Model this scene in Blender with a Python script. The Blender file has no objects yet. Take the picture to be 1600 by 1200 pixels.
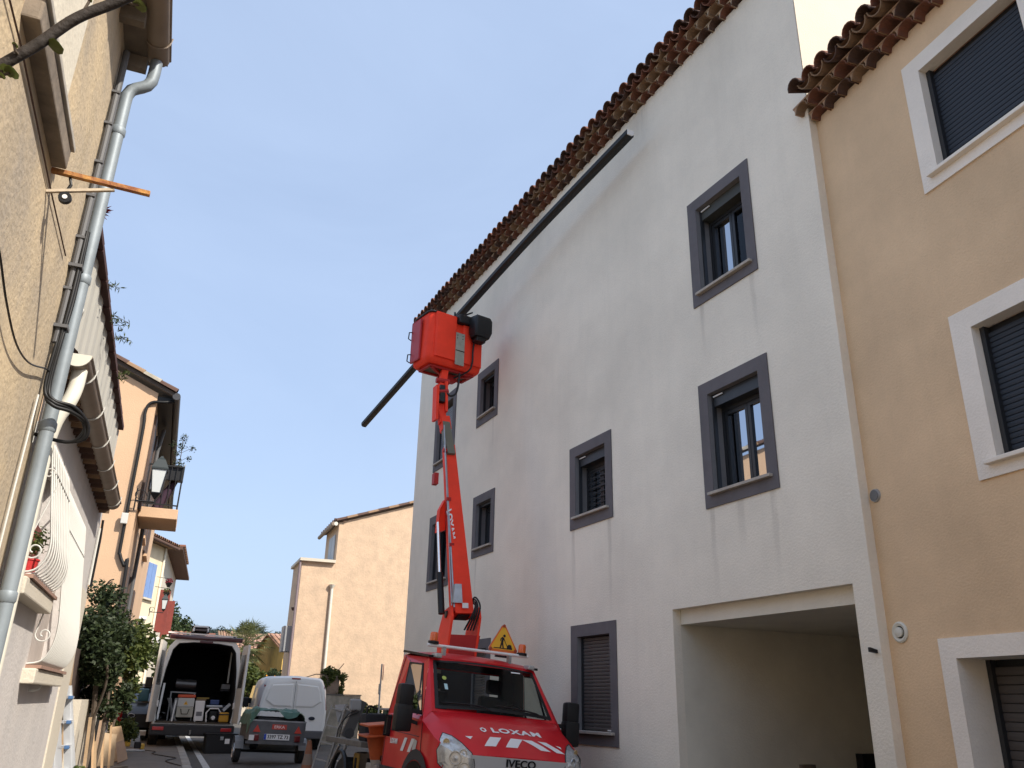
import bpy, bmesh, math, random
from mathutils import Vector, Matrix, Euler, noise
S = bpy.context.scene
COL = S.collection
R = math.radians
# ---------------------------------------------------------------- camera
cam = bpy.data.cameras.new('camera'); co = bpy.data.objects.new('camera', cam); COL.objects.link(co)
YAW, PITCH, ROLL = R(21.4), 0.37257773, 0.02210404
cp, sp = math.cos(PITCH), math.sin(PITCH)
r0, u0, f0 = Vector((1, 0, 0)), Vector((0, -sp, cp)), Vector((0, cp, sp))
c_, s_ = math.cos(ROLL), math.sin(ROLL)
r1, u1 = c_*r0+s_*u0, -s_*r0+c_*u0
rz = Matrix.Rotation(-YAW, 3, 'Z')
r1, u1, f1 = rz@r1, rz@u1, rz@f0
m = Matrix((r1, u1, -f1)).transposed().to_4x4(); m.translation = (0, 0, 1.6)
co.matrix_world = m
cam.sensor_width = 36; cam.lens = 1283.9/1600*36; cam.clip_end = 3000; cam.clip_start = .05
S.camera = co
# ---------------------------------------------------------------- light
w = bpy.data.worlds.new('World'); S.world = w; w.use_nodes = True
nt = w.node_tree; bg = nt.nodes['Background']
sky = nt.nodes.new('ShaderNodeTexSky'); sky.sky_type = 'NISHITA'; sky.sun_disc = False
SD = Vector((1, -1.4, 1.65)).normalized()          # towards the sun
sky.sun_elevation = math.asin(SD.z); sky.sun_rotation = math.atan2(SD.x, SD.y)
sky.air_density = 1.0; sky.dust_density = 3.5; sky.ozone_density = 2.2; sky.altitude = 50
mixs = nt.nodes.new('ShaderNodeMix'); mixs.data_type = 'RGBA'
mixs.inputs[0].default_value = .60; mixs.inputs[7].default_value = (3.0, 3.75, 5.1, 1)   # thin even veil of high cloud
nz = nt.nodes.new('ShaderNodeTexNoise'); nz.inputs['Scale'].default_value = 2.2; nz.inputs['Detail'].default_value = 7; nz.inputs['Roughness'].default_value = .55; nz.inputs['Distortion'].default_value = .6
tcw = nt.nodes.new('ShaderNodeTexCoord'); mpw = nt.nodes.new('ShaderNodeMapping'); mpw.inputs['Scale'].default_value = (1, 1, 2.6); mpw.inputs['Rotation'].default_value = (0, 0, .6)
nt.links.new(tcw.outputs['Generated'], mpw.inputs[0]); nt.links.new(mpw.outputs[0], nz.inputs['Vector'])
mrw = nt.nodes.new('ShaderNodeMapRange'); mrw.inputs[1].default_value = .35; mrw.inputs[2].default_value = .70; mrw.inputs[3].default_value = .55; mrw.inputs[4].default_value = .665   # thin cloud of slightly uneven thickness
nt.links.new(nz.outputs[0], mrw.inputs[0]); nt.links.new(mrw.outputs[0], mixs.inputs[0])
nt.links.new(sky.outputs[0], mixs.inputs[6]); nt.links.new(mixs.outputs[2], bg.inputs[0])
bg.inputs[1].default_value = .12
sl = bpy.data.lights.new('sun', 'SUN'); sl.energy = 3.5; sl.angle = R(.8); sl.color = (1, .93, .82)
so = bpy.data.objects.new('sun', sl); COL.objects.link(so); so.rotation_euler = SD.to_track_quat('Z', 'Y').to_euler()
S.view_settings.view_transform = 'Standard'; S.view_settings.look = 'None'; S.view_settings.gamma = 1
S.view_settings.exposure = 0.85
S.render.engine = 'CYCLES'

# ---------------------------------------------------------------- materials
MATS = {}
def mat(name, col, rough=.8, var=0, vscale=1.2, bump=0, bscale=60, metal=0, col2=None, spec=.5, streak=0, coat=0, emit=0, trans=0, grain=0):
    if name in MATS: return MATS[name]
    m = bpy.data.materials.new(name); m.use_nodes = True; MATS[name] = m
    n = m.node_tree; b = n.nodes['Principled BSDF']; N = n.nodes.new; L = n.links.new
    b.inputs['Roughness'].default_value = rough; b.inputs['Metallic'].default_value = metal
    b.inputs['Specular IOR Level'].default_value = spec; b.inputs['Coat Weight'].default_value = coat
    b.inputs['Coat Roughness'].default_value = .08
    c = (*col, 1); b.inputs['Base Color'].default_value = c
    if trans: b.inputs['Subsurface Weight'].default_value = 0
    tc = N('ShaderNodeTexCoord')
    last = None
    def mixc(fac, A, B):
        x = N('ShaderNodeMix'); x.data_type = 'RGBA'; L(fac, x.inputs[0])
        for k, v in ((6, A), (7, B)):
            if isinstance(v, tuple): x.inputs[k].default_value = v
            else: L(v, x.inputs[k])
        return x.outputs[2]
    def ramp(src, a, b_):
        r = N('ShaderNodeMapRange'); r.inputs[1].default_value = a; r.inputs[2].default_value = b_; L(src, r.inputs[0]); return r.outputs[0]
    if var or col2:
        c2 = (*(col2 or tuple(v*(1-var) for v in col)), 1)
        t = N('ShaderNodeTexNoise'); t.inputs['Scale'].default_value = vscale; t.inputs['Detail'].default_value = 6; t.inputs['Roughness'].default_value = .62
        L(tc.outputs['Object'], t.inputs['Vector'])
        last = mixc(ramp(t.outputs[0], .38, .66), c, c2)
    if streak:
        mp = N('ShaderNodeMapping'); mp.inputs['Scale'].default_value = (2.2, 2.2, .16); L(tc.outputs['Object'], mp.inputs[0])
        t2 = N('ShaderNodeTexNoise'); t2.inputs['Scale'].default_value = 1.6; t2.inputs['Detail'].default_value = 8; t2.inputs['Roughness'].default_value = .7
        L(mp.outputs[0], t2.inputs['Vector'])
        g = N('ShaderNodeMath'); g.operation = 'MULTIPLY'; L(ramp(t2.outputs[0], .5, .74), g.inputs[0]); g.inputs[1].default_value = streak
        d = tuple(v*.62 for v in col)
        last = mixc(g.outputs[0], last or c, (*d, 1))
    if grain:
        t3 = N('ShaderNodeTexNoise'); t3.inputs['Scale'].default_value = bscale*.8; t3.inputs['Detail'].default_value = 3
        L(tc.outputs['Object'], t3.inputs['Vector'])
        g = N('ShaderNodeMath'); g.operation = 'MULTIPLY'; L(ramp(t3.outputs[0], .45, .75), g.inputs[0]); g.inputs[1].default_value = grain
        last = mixc(g.outputs[0], last or c, (*tuple(v*.55 for v in col), 1))
    if last: L(last, b.inputs['Base Color'])
    if bump:
        t = N('ShaderNodeTexNoise'); t.inputs['Scale'].default_value = bscale; t.inputs['Detail'].default_value = 4
        L(tc.outputs['Object'], t.inputs['Vector'])
        bp = N('ShaderNodeBump'); bp.inputs['Strength'].default_value = bump; bp.inputs['Distance'].default_value = .01
        L(t.outputs[0], bp.inputs['Height']); L(bp.outputs[0], b.inputs['Normal'])
    if emit:
        b.inputs['Emission Color'].default_value = c; b.inputs['Emission Strength'].default_value = emit
    return m
def glass(name, tint, rough=.02, amount=.5):
    m = bpy.data.materials.new(name); m.use_nodes = True; n = m.node_tree; N = n.nodes.new; L = n.links.new
    n.nodes.remove(n.nodes['Principled BSDF']); out = n.nodes['Material Output']
    t = N('ShaderNodeBsdfTransparent'); t.inputs[0].default_value = (*tint, 1)
    g = N('ShaderNodeBsdfGlossy'); g.inputs['Roughness'].default_value = rough; g.inputs[0].default_value = (.50, .53, .58, 1)
    lw = N('ShaderNodeLayerWeight'); lw.inputs[0].default_value = amount
    mx = N('ShaderNodeMixShader'); L(lw.outputs['Fresnel'], mx.inputs[0]); L(t.outputs[0], mx.inputs[1]); L(g.outputs[0], mx.inputs[2])
    L(mx.outputs[0], out.inputs[0]); MATS[name] = m; return m
def leafmat(name, a, b, tr=.25):
    m = bpy.data.materials.new(name); m.use_nodes = True; n = m.node_tree; N = n.nodes.new; L = n.links.new
    p = n.nodes['Principled BSDF']; out = n.nodes['Material Output']; p.inputs['Roughness'].default_value = .55; p.inputs['Specular IOR Level'].default_value = .3
    g = N('ShaderNodeNewGeometry'); x = N('ShaderNodeMix'); x.data_type = 'RGBA'
    x.inputs[6].default_value = (*a, 1); x.inputs[7].default_value = (*b, 1); L(g.outputs['Random Per Island'], x.inputs[0])
    L(x.outputs[2], p.inputs['Base Color'])
    t = N('ShaderNodeBsdfTranslucent'); L(x.outputs[2], t.inputs[0]); mx = N('ShaderNodeMixShader'); mx.inputs[0].default_value = tr
    L(p.outputs[0], mx.inputs[1]); L(t.outputs[0], mx.inputs[2]); L(mx.outputs[0], out.inputs[0]); MATS[name] = m; return m
M_GREY = mat('grey_stucco', (.90, .82, .69), .9, .14, .55, .65, 38, streak=.14, grain=.10)
def drips(m, spots, amount=.2):
    """dirt runs below the sills: spots = (u, z_top, length, width) on the wall"""
    n = m.node_tree; N = n.nodes.new; L = n.links.new; b = n.nodes['Principled BSDF']; src = b.inputs['Base Color'].links[0].from_socket
    tc = N('ShaderNodeTexCoord'); sp_ = N('ShaderNodeSeparateXYZ'); L(tc.outputs['Object'], sp_.inputs[0])
    t = N('ShaderNodeTexNoise'); t.inputs['Scale'].default_value = 5; t.inputs['Detail'].default_value = 5; mp = N('ShaderNodeMapping'); mp.inputs['Scale'].default_value = (3, 1, .5); L(tc.outputs['Object'], mp.inputs[0]); L(mp.outputs[0], t.inputs['Vector'])
    def M(op, a, b_=None):
        q = N('ShaderNodeMath'); q.operation = op; q.use_clamp = op in ('MULTIPLY_ADD',)
        for k, v in ((0, a), (1, b_)):
            if v is None: continue
            if isinstance(v, (int, float)): q.inputs[k].default_value = v
            else: L(v, q.inputs[k])
        return q.outputs[0]
    wob = M('MULTIPLY', M('SUBTRACT', t.outputs[0], .5), .10); X = M('ADD', sp_.outputs[0], wob); tot = None
    for (u, z, ln, wd) in spots:
        r = N('ShaderNodeMapRange'); r.interpolation_type = 'SMOOTHSTEP'; r.inputs[1].default_value = wd; r.inputs[2].default_value = wd*.2; L(M('ABSOLUTE', M('SUBTRACT', X, u)), r.inputs[0])
        q = N('ShaderNodeMapRange'); q.inputs[1].default_value = z-ln; q.inputs[2].default_value = z; L(sp_.outputs[2], q.inputs[0])
        a = M('LESS_THAN', sp_.outputs[2], z); v = M('MULTIPLY', M('MULTIPLY', r.outputs[0], q.outputs[0]), a); tot = v if tot is None else M('MAXIMUM', tot, v)
    f = M('MULTIPLY', M('MULTIPLY', tot, amount*2), t.outputs[0]); x = N('ShaderNodeMix'); x.data_type = 'RGBA'; L(f, x.inputs[0]); L(src, x.inputs[6]); x.inputs[7].default_value = (.30, .26, .22, 1); L(x.outputs[2], b.inputs['Base Color'])
drips(M_GREY, [(10.76, 4.25, 1.6, .07), (11.82, 4.25, 1.5, .08), (7.36, 3.95, 1.1, .07), (8.42, 3.95, 1.2, .06), (7.9, 3.95, .7, .10), (7.36, 6.7, .9, .06), (8.35, 6.7, .8, .06), (15.05, 7.1, .8, .05), (15.7, 4.3, .9, .05), (9.6, 10.8, .7, .4), (13.2, 10.8, .9, .5)], .30)
M_BAND = mat('window_band_paint', (.135, .122, .128), .8, .18, 2.5, .2, 60)
M_TAN = mat('tan_stucco', (.79, .56, .345), .9, .18, .7, .55, 45, streak=.15, grain=.1)
M_CREAM = mat('cream_stucco', (.60, .54, .44), .9, .08, .8, .5, 45)
M_WHITE = mat('white_render', (.90, .82, .72), .9, .1, 1.2, .5, 45, grain=.05)
M_BEIGE = mat('weathered_beige_render', (.60, .47, .30), .92, .0, 1.3, .7, 28, col2=(.37, .31, .24), streak=.8, grain=.15)
M_PATCH = mat('pale_lime_render', (.72, .66, .54), .9, .08, 2, .4, 30)
M_ANNEX = mat('pale_grey_render', (.56, .52, .49), .9, .0, 2.2, .5, 35, col2=(.50, .47, .45), streak=.25)
M_PEACH = mat('peach_render', (.63, .42, .265), .9, .10, .7, .5, 40, streak=.1)
M_APRI = mat('apricot_render', (.62, .45, .31), .9, .0, 2.6, .7, 16, col2=(.50, .37, .26), streak=.18, grain=.22)
M_TERRA = mat('terracotta', (.21, .08, .045), .9, .0, 9, .5, 40, col2=(.14, .065, .045), grain=.2)
M_TERRB = mat('terracotta_ochre', (.27, .17, .10), .9, .2, 9, .5, 40, grain=.2)
M_TERRC = mat('terracotta_dark', (.10, .055, .04), .9, .2, 9, .5, 40)
M_MORT = mat('mortar', (.62, .50, .38), .95, .2, 6, .5, 40)
M_BLACK = mat('black_plastic', (.010, .010, .011), .5, spec=.35)
M_DARK = mat('dark_frame', (.022, .024, .028), .4)
M_SHUT = mat('brown_grey_shutter', (.075, .065, .062), .6)
M_NAVY = mat('anthracite_shutter', (.035, .042, .055), .6, spec=.3)
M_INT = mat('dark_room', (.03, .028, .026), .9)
M_CURT = mat('white_curtain', (.45, .45, .43), .9, .2, 6)
M_GLASS = glass('window_glass', (.45, .5, .5), .015, .36)
M_CARGL = glass('vehicle_glass', (.66, .72, .69), .02, .26)
M_RED = mat('red_lacquer', (.62, .012, .02), .35, coat=.18, spec=.3, var=.12, vscale=3)
M_LIFT = mat('orange_red_lacquer', (.95, .055, .022), .6, var=.12, vscale=3, spec=.25)
M_LIFTD = mat('dark_red_lacquer', (.42, .022, .02), .55, spec=.3)
M_VANW = mat('white_vehicle_paint', (.80, .80, .77), .35, coat=.3)
M_MAROON = mat('maroon_paint', (.055, .012, .016), .3, coat=.5)
M_STEEL = mat('galvanised_steel', (.42, .43, .44), .45, .25, 5, metal=.7)
M_ALU = mat('aluminium', (.62, .63, .64), .35, .15, 8, metal=.8)
M_ZINC = mat('zinc_pipe', (.26, .30, .33), .55, .2, 3, .1, 20, metal=.2, streak=.3)
M_RUBBER = mat('tyre_rubber', (.02, .02, .02), .85)
M_WOOD = mat('pale_wood', (.42, .29, .17), .8, .3, 4, .3, 30)
M_WOODG = mat('weathered_wood', (.20, .16, .12), .85, .35, 4, .4, 30)
M_ASPH = mat('asphalt', (.085, .078, .07), .92, .25, 1.3, .5, 120, grain=.3)
M_PAVE = mat('pavement', (.15, .135, .12), .9, .25, 1.5, .5, 90, grain=.2)
M_KERB = mat('kerb_stone', (.32, .30, .27), .9, .25, 4, .4, 50)
M_PAINTW = mat('white_road_paint', (.5, .5, .48), .8, .35, 9)
M_WIRE = mat('white_iron', (.58, .57, .53), .5)
M_PVC = mat('cream_pvc', (.66, .63, .54), .5)
M_BROWNG = mat('brown_gutter', (.27, .21, .16), .6, .2, 4, streak=.2)
M_GREYP = mat('grey_conduit', (.10, .10, .105), .6)
M_SIGNY = mat('sign_yellow', (.80, .42, .02), .5)
M_SIGNR = mat('sign_red', (.55, .05, .03), .5)
M_WHITEP = mat('white_print', (.78, .76, .74), .5)
M_LAMPW = mat('lantern_glass', (.60, .62, .60), .3)
M_AMBER = mat('amber_lens', (.75, .12, .01), .25, coat=.5)
M_GTARP = mat('green_tarpaulin', (.05, .13, .09), .6, .3, 6, .4, 20)
M_BLUE = mat('blue_shutter_paint', (.18, .28, .52), .6, .15, 6)
M_OXRED = mat('oxblood_shutter_paint', (.20, .035, .025), .6, .2, 6)
M_YEL = mat('yellow_render', (.72, .47, .12), .9, .1, 1.5, .3, 30)
M_YELSHADE = mat('yellow_render_shaded', (.50, .36, .12), .9, .0, 1.5, .3, 30, col2=(.36, .27, .10), streak=.7)  # gable's shade put into a darker copy of the yellow, plus streaks
M_TILEF = mat('old_tile_roof', (.40, .22, .14), .9, .3, 4, .3, 20)
M_CONC = mat('stained_concrete', (.36, .32, .26), .95, .0, 3, .5, 30, col2=(.18, .16, .12), streak=.8)
M_FOREST = mat('forest_hill', (.020, .034, .026), .95, .5, .05)
M_GRND = mat('dry_ground', (.16, .14, .09), .95, .3, .3)
M_BARK = mat('bark', (.10, .075, .055), .9, .3, 12, .5, 40)
LF_DARK = leafmat('dark_glossy_leaf', (.012, .022, .008), (.055, .075, .03))
LF_GRN = leafmat('green_leaf', (.025, .045, .010), (.12, .14, .035))
LF_PINE = leafmat('pine_needle', (.025, .045, .018), (.06, .085, .03), .1)
LF_RED = leafmat('red_leaf', (.12, .01, .02), (.25, .02, .03))
LF_PALM = leafmat('palm_leaf', (.07, .09, .03), (.17, .18, .08))

# ---------------------------------------------------------------- builders
def tag(o, label=None, cat=None, group=None, kind=None):
    if label: o['label'] = label
    if cat: o['category'] = cat
    if group: o['group'] = group
    if kind: o['kind'] = kind
    return o
def thing(name, label, cat, loc=(0, 0, 0), rot=(0, 0, 0), group=None):
    o = bpy.data.objects.new(name, None); COL.objects.link(o); o.empty_display_size = .2
    o.location = loc; o.rotation_euler = rot; return tag(o, label, cat, group)
def rootmat(p):
    m = Matrix()
    while p is not None: m = p.matrix_basis @ m; p = p.parent
    return m
class MB:
    def __init__(s): s.v = []; s.f = []; s.M = Matrix()
    def add(s, vs, fs):
        k = len(s.v); s.v += [tuple(s.M @ Vector(v)) for v in vs]; s.f += [tuple(i+k for i in f) for f in fs]; return s
    def box(s, x0, x1, y0, y1, z0, z1, T=None):
        if x0 > x1: x0, x1 = x1, x0
        if y0 > y1: y0, y1 = y1, y0
        if z0 > z1: z0, z1 = z1, z0
        vs = [(x, y, z) for z in (z0, z1) for x, y in ((x0, y0), (x1, y0), (x1, y1), (x0, y1))]
        if T is not None: vs = [T @ Vector(v) for v in vs]
        return s.add(vs, [(3, 2, 1, 0), (4, 5, 6, 7), (0, 1, 5, 4), (1, 2, 6, 5), (2, 3, 7, 6), (3, 0, 4, 7)])
    def rbox(s, x0, x1, y0, y1, z0, z1, r=.02, T=None):   # box with chamfered edges
        bm = bmesh.new(); bmesh.ops.create_cube(bm, size=1)
        for v in bm.verts: v.co = Vector(((x0+x1)/2+v.co.x*(x1-x0), (y0+y1)/2+v.co.y*(y1-y0), (z0+z1)/2+v.co.z*(z1-z0)))
        bmesh.ops.bevel(bm, geom=bm.edges[:], offset=r, segments=2, affect='EDGES', profile=.6)
        bm.verts.index_update()
        vs = [T @ v.co if T is not None else v.co.copy() for v in bm.verts]; fs = [[v.index for v in f.verts] for f in bm.faces]; bm.free(); return s.add(vs, fs)
    def quad(s, a, b, c, d): return s.add([a, b, c, d], [(0, 1, 2, 3)])
    def poly(s, pts): return s.add(pts, [tuple(range(len(pts)))])
    def tube(s, pts, r, n=8, cap=True, closed=False):
        pts = [Vector(p) for p in pts]; k = len(pts); vs = []; fs = []
        rr = r if isinstance(r, (list, tuple)) else [r]*k
        t0 = (pts[1]-pts[0]).normalized(); up = Vector((0, 0, 1)) if abs(t0.z) < .9 else Vector((1, 0, 0))
        nrm = t0.cross(up).normalized()
        for i, p in enumerate(pts):
            a = pts[i-1] if i > 0 else pts[i]; b = pts[i+1] if i < k-1 else pts[i]
            t = (b-a).normalized(); nrm = (nrm - t*nrm.dot(t)).normalized(); bn = t.cross(nrm)
            for j in range(n):
                an = 2*math.pi*j/n; vs.append(p+(nrm*math.cos(an)+bn*math.sin(an))*rr[i])
        for i in range(k-1):
            for j in range(n):
                a = i*n+j; b = i*n+(j+1) % n; fs.append((a, b, b+n, a+n))
        if cap: fs.append(tuple(range(n-1, -1, -1))); fs.append(tuple((k-1)*n+j for j in range(n)))
        return s.add(vs, fs)
    def bar(s, a, b, w, h=None, up=(0, 0, 1), w2=None, h2=None):   # rectangular bar a->b
        a, b = Vector(a), Vector(b); h = h or w; w2 = w2 or w; h2 = h2 or h
        t = (b-a).normalized(); u = Vector(up)
        if abs(t.dot(u)) > .98: u = Vector((0, 1, 0))
        x = t.cross(u).normalized(); y = x.cross(t)
        vs = [p+x*i*ww/2+y*j*hh/2 for p, ww, hh in ((a, w, h), (b, w2, h2)) for i, j in ((-1, -1), (1, -1), (1, 1), (-1, 1))]
        return s.add(vs, [(3, 2, 1, 0), (4, 5, 6, 7), (0, 1, 5, 4), (1, 2, 6, 5), (2, 3, 7, 6), (3, 0, 4, 7)])
    def lathe(s, prof, n=20, T=None):   # prof (r,z)
        vs = []; fs = []
        for r, z in prof:
            for j in range(n):
                a = 2*math.pi*j/n; v = Vector((r*math.cos(a), r*math.sin(a), z)); vs.append(T @ v if T is not None else v)
        for i in range(len(prof)-1):
            for j in range(n):
                a = i*n+j; b = i*n+(j+1) % n; fs.append((a, b, b+n, a+n))
        fs.append(tuple(range(n-1, -1, -1))); fs.append(tuple((len(prof)-1)*n+j for j in range(n)))
        return s.add(vs, fs)
    def prism(s, pts, depth, T=None):   # pts in xz-plane, extruded +y
        n = len(pts); vs = [Vector((x, 0, z)) for x, z in pts]+[Vector((x, depth, z)) for x, z in pts]
        if T is not None: vs = [T @ v for v in vs]
        return s.add(vs, [tuple(range(n)), tuple(range(2*n-1, n-1, -1))]+[(i, i+n, (i+1) % n+n, (i+1) % n) for i in range(n)])
    def loft(s, rings, cap=True, closed=True):
        n = len(rings[0]); vs = [p for r in rings for p in r]; fs = []
        for i in range(len(rings)-1):
            for j in range(n if closed else n-1):
                a = i*n+j; b = i*n+(j+1) % n; fs.append((a, b, b+n, a+n))
        if cap: fs.append(tuple(range(n-1, -1, -1))); fs.append(tuple((len(rings)-1)*n+j for j in range(n)))
        return s.add(vs, fs)
    def build(s, name, mt, parent=None, world=False, smooth=0, **kw):
        me = bpy.data.meshes.new(name); vs = s.v
        if world and parent is not None:
            mi = rootmat(parent).inverted(); vs = [tuple(mi @ Vector(v)) for v in vs]
        me.from_pydata(vs, [], s.f); me.materials.append(mt); me.update()
        bm = bmesh.new(); bm.from_mesh(me); bmesh.ops.recalc_face_normals(bm, faces=bm.faces[:]); bm.to_mesh(me); bm.free()
        if smooth:
            me.polygons.foreach_set('use_smooth', [True]*len(me.polygons))
            me.set_sharp_from_angle(angle=R(smooth))
        o = bpy.data.objects.new(name, me); COL.objects.link(o); o.parent = parent
        if kw: tag(o, **kw)
        return o
def inst(name, me, parent, M=None, mt=None):
    o = bpy.data.objects.new(name, me); COL.objects.link(o); o.parent = parent
    if M is not None: o.matrix_local = M
    if mt is not None:
        o.material_slots[0].link = 'OBJECT'; o.material_slots[0].material = mt
    return o
def copy_tree(o, parent=None):
    c = o.copy(); COL.objects.link(c); c.parent = parent
    for ch in list(o.children): copy_tree(ch, c)
    return c
def text(body, size, T, mt, parent, name='lettering', world=False, bold=0, ext=.002, align='CENTER', xs=1, sp=1.0):
    cu = bpy.data.curves.new('t', 'FONT'); cu.body = body; cu.size = size; cu.extrude = ext; cu.offset = bold; cu.align_x = align; cu.align_y = 'CENTER'; cu.resolution_u = 4; cu.space_character = sp
    o = bpy.data.objects.new('t', cu); COL.objects.link(o); dg = bpy.context.evaluated_depsgraph_get()
    me = bpy.data.meshes.new_from_object(o.evaluated_get(dg)); bpy.data.objects.remove(o); bpy.data.curves.remove(cu)
    me.transform(T @ Matrix.Diagonal((xs, 1, 1, 1)))
    if world: me.transform(rootmat(parent).inverted())
    me.materials.clear(); me.materials.append(mt); me.name = name
    o = bpy.data.objects.new(name, me); COL.objects.link(o); o.parent = parent; return o
def frame_from(o, x, z):       # matrix with given x axis and z (normal)
    x = Vector(x).normalized(); z = Vector(z).normalized(); y = z.cross(x).normalized(); x = y.cross(z)
    m = Matrix((x, y, z)).transposed().to_4x4(); m.translation = o; return m
def foliage(n, size, clumps, seed, spread=.22, flat=1.0, elong=1.6):
    """leaf faces scattered round clump centres: clumps = list of (centre, radius)"""
    rnd = random.Random(seed); b = MB(); vs = []; fs = []
    tot = sum(c[1]**2 for c in clumps)
    for c, rad in clumps:
        k = int(n*rad**2/tot)
        for _ in range(k):
            d = Vector((rnd.gauss(0, 1), rnd.gauss(0, 1), rnd.gauss(0, 1)*flat))
            d = d.normalized()*rad*(rnd.random()**.45)
            d.z *= flat
            p = Vector(c)+d; a = Vector((rnd.gauss(0, 1), rnd.gauss(0, 1), rnd.gauss(0, .6))).normalized()
            q = Vector((rnd.gauss(0, 1), rnd.gauss(0, 1), rnd.gauss(0, 1))); q = (q-a*q.dot(a)).normalized()
            s = size*rnd.uniform(.6, 1.35); i = len(vs)
            vs += [p-a*s*elong*.5, p+q*s*.42, p+a*s*elong*.5, p-q*s*.42]; fs.append((i, i+1, i+2, i+3))
    b.v = [tuple(v) for v in vs]; b.f = fs; return b
def clumps_in(cx, cy, cz, rx, ry, rz_, k, seed, cr=.35, surf=.55):
    rnd = random.Random(seed); o = []
    for _ in range(k):
        d = Vector((rnd.gauss(0, 1), rnd.gauss(0, 1), rnd.gauss(0, 1))).normalized()*rnd.uniform(surf, 1)
        o.append(((cx+d.x*rx, cy+d.y*ry, cz+d.z*rz_), cr*rnd.uniform(.6, 1.2)*min(rx, ry, rz_)))
    return o
def gz(y):
    P = [(-60, 0), (5, .1), (19, .34), (27, .38), (70, .64), (700, 3)]
    for (a, b), (c, d) in zip(P, P[1:]):
        if y <= c: return b+(d-b)*(y-a)/(c-a)
    return 3
def wall_holes(b, u0, u1, z0, z1, holes, depth, out=0.0, T=None):
    """outer wall face (local xz at y=out) with rectangular holes and reveals going to y=out-depth"""
    us = sorted({u0, u1, *[h[0] for h in holes], *[h[1] for h in holes]}); zs = sorted({z0, z1, *[h[2] for h in holes], *[h[3] for h in holes]})
    def P(u, d, z):
        v = Vector((u, d, z)); return T @ v if T is not None else v
    for i in range(len(us)-1):
        for j in range(len(zs)-1):
            a, c, d, e = us[i], us[i+1], zs[j], zs[j+1]; mu, mz = (a+c)/2, (d+e)/2
            if any(h[0] < mu < h[1] and h[2] < mz < h[3] for h in holes): continue
            b.add([P(a, out, d), P(c, out, d), P(c, out, e), P(a, out, e)], [(0, 1, 2, 3)])
    for h in holes:
        a, c, d, e = h[:4]; q = out-(h[4] if len(h) > 4 else depth)
        for A, B in (((a, d), (c, d)), ((c, d), (c, e)), ((c, e), (a, e)), ((a, e), (a, d))):
            b.add([P(A[0], out, A[1]), P(B[0], out, B[1]), P(B[0], q, B[1]), P(A[0], q, A[1])], [(0, 1, 2, 3)])
def tile_mesh(r, L, r2=None, t=.012, n=7):
    """half-round clay tile, axis +y, arch up"""
    r2 = r2 or r*.85; b = MB(); rings = []
    for y, rr in ((0, r), (L, r2)):
        out = [Vector((rr*math.cos(math.pi*k/n), y, rr*math.sin(math.pi*k/n))) for k in range(n+1)]
        inn = [Vector(((rr-t)*math.cos(math.pi*k/n), y, (rr-t)*math.sin(math.pi*k/n))) for k in range(n, -1, -1)]
        rings.append(out+inn)
    b.loft(rings); me = bpy.data.meshes.new('tile'); me.from_pydata(b.v, [], b.f); me.materials.append(M_TERRA)
    bm = bmesh.new(); bm.from_mesh(me); bmesh.ops.recalc_face_normals(bm, faces=bm.faces[:]); bm.to_mesh(me); bm.free(); return me

# ================================================================ SETTING
b = MB(); ys = [-60, -20, 5, 12, 19, 27, 40, 70, 150, 400, 1500]
for a, c in zip(ys, ys[1:]): b.quad((-900, a, gz(a)-.12), (900, a, gz(a)-.12), (900, c, gz(c)-.12), (-900, c, gz(c)-.12))
b.build('ground', M_GRND, kind='structure')
b = MB(); ys2 = [-20, 5, 12, 19, 27, 40, 55, 70, 95]
for a, c in zip(ys2, ys2[1:]): b.quad((.7, a, gz(a)), (9 if a < 27 else 20, a, gz(a)), (9 if c <= 27 else 20, c, gz(c)), (.7, c, gz(c)))
b.build('road', M_ASPH, kind='structure')
b = MB()
for a, c in ((15, 19), (19, 27), (27, 40)): b.quad((1.0, a, gz(a)+.004), (1.13, a, gz(a)+.004), (1.13, c, gz(c)+.004), (1.0, c, gz(c)+.004))
b.quad((2.6, 45, gz(45)+.004), (6.5, 47, gz(47)+.004), (6.5, 47.6, gz(47.6)+.004), (2.6, 45.6, gz(45.6)+.004))
b.build('road_marking', M_PAINTW, kind='structure')
b = MB()
ys3 = [-20, 5, 12, 19, 27, 40]
for a, c in zip(ys3, ys3[1:]): b.quad((-3.5, a, gz(a)+.12), (.58, a, gz(a)+.12), (.58, c, gz(c)+.12), (-3.5, c, gz(c)+.12))
pv = b.build('pavement', M_PAVE, kind='structure')
k = MB().rbox(0, .16, .006, .994, -.2, .125, .015); kme = None
for i in range(10, 38):
    if kme is None:
        o = k.build('kerb_stone', M_KERB, pv); kme = o.data; o.location = (.58, i, gz(i+.5))
    else: inst('kerb_stone', kme, pv, Matrix.Translation((.58, i, gz(i+.5))))
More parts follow.
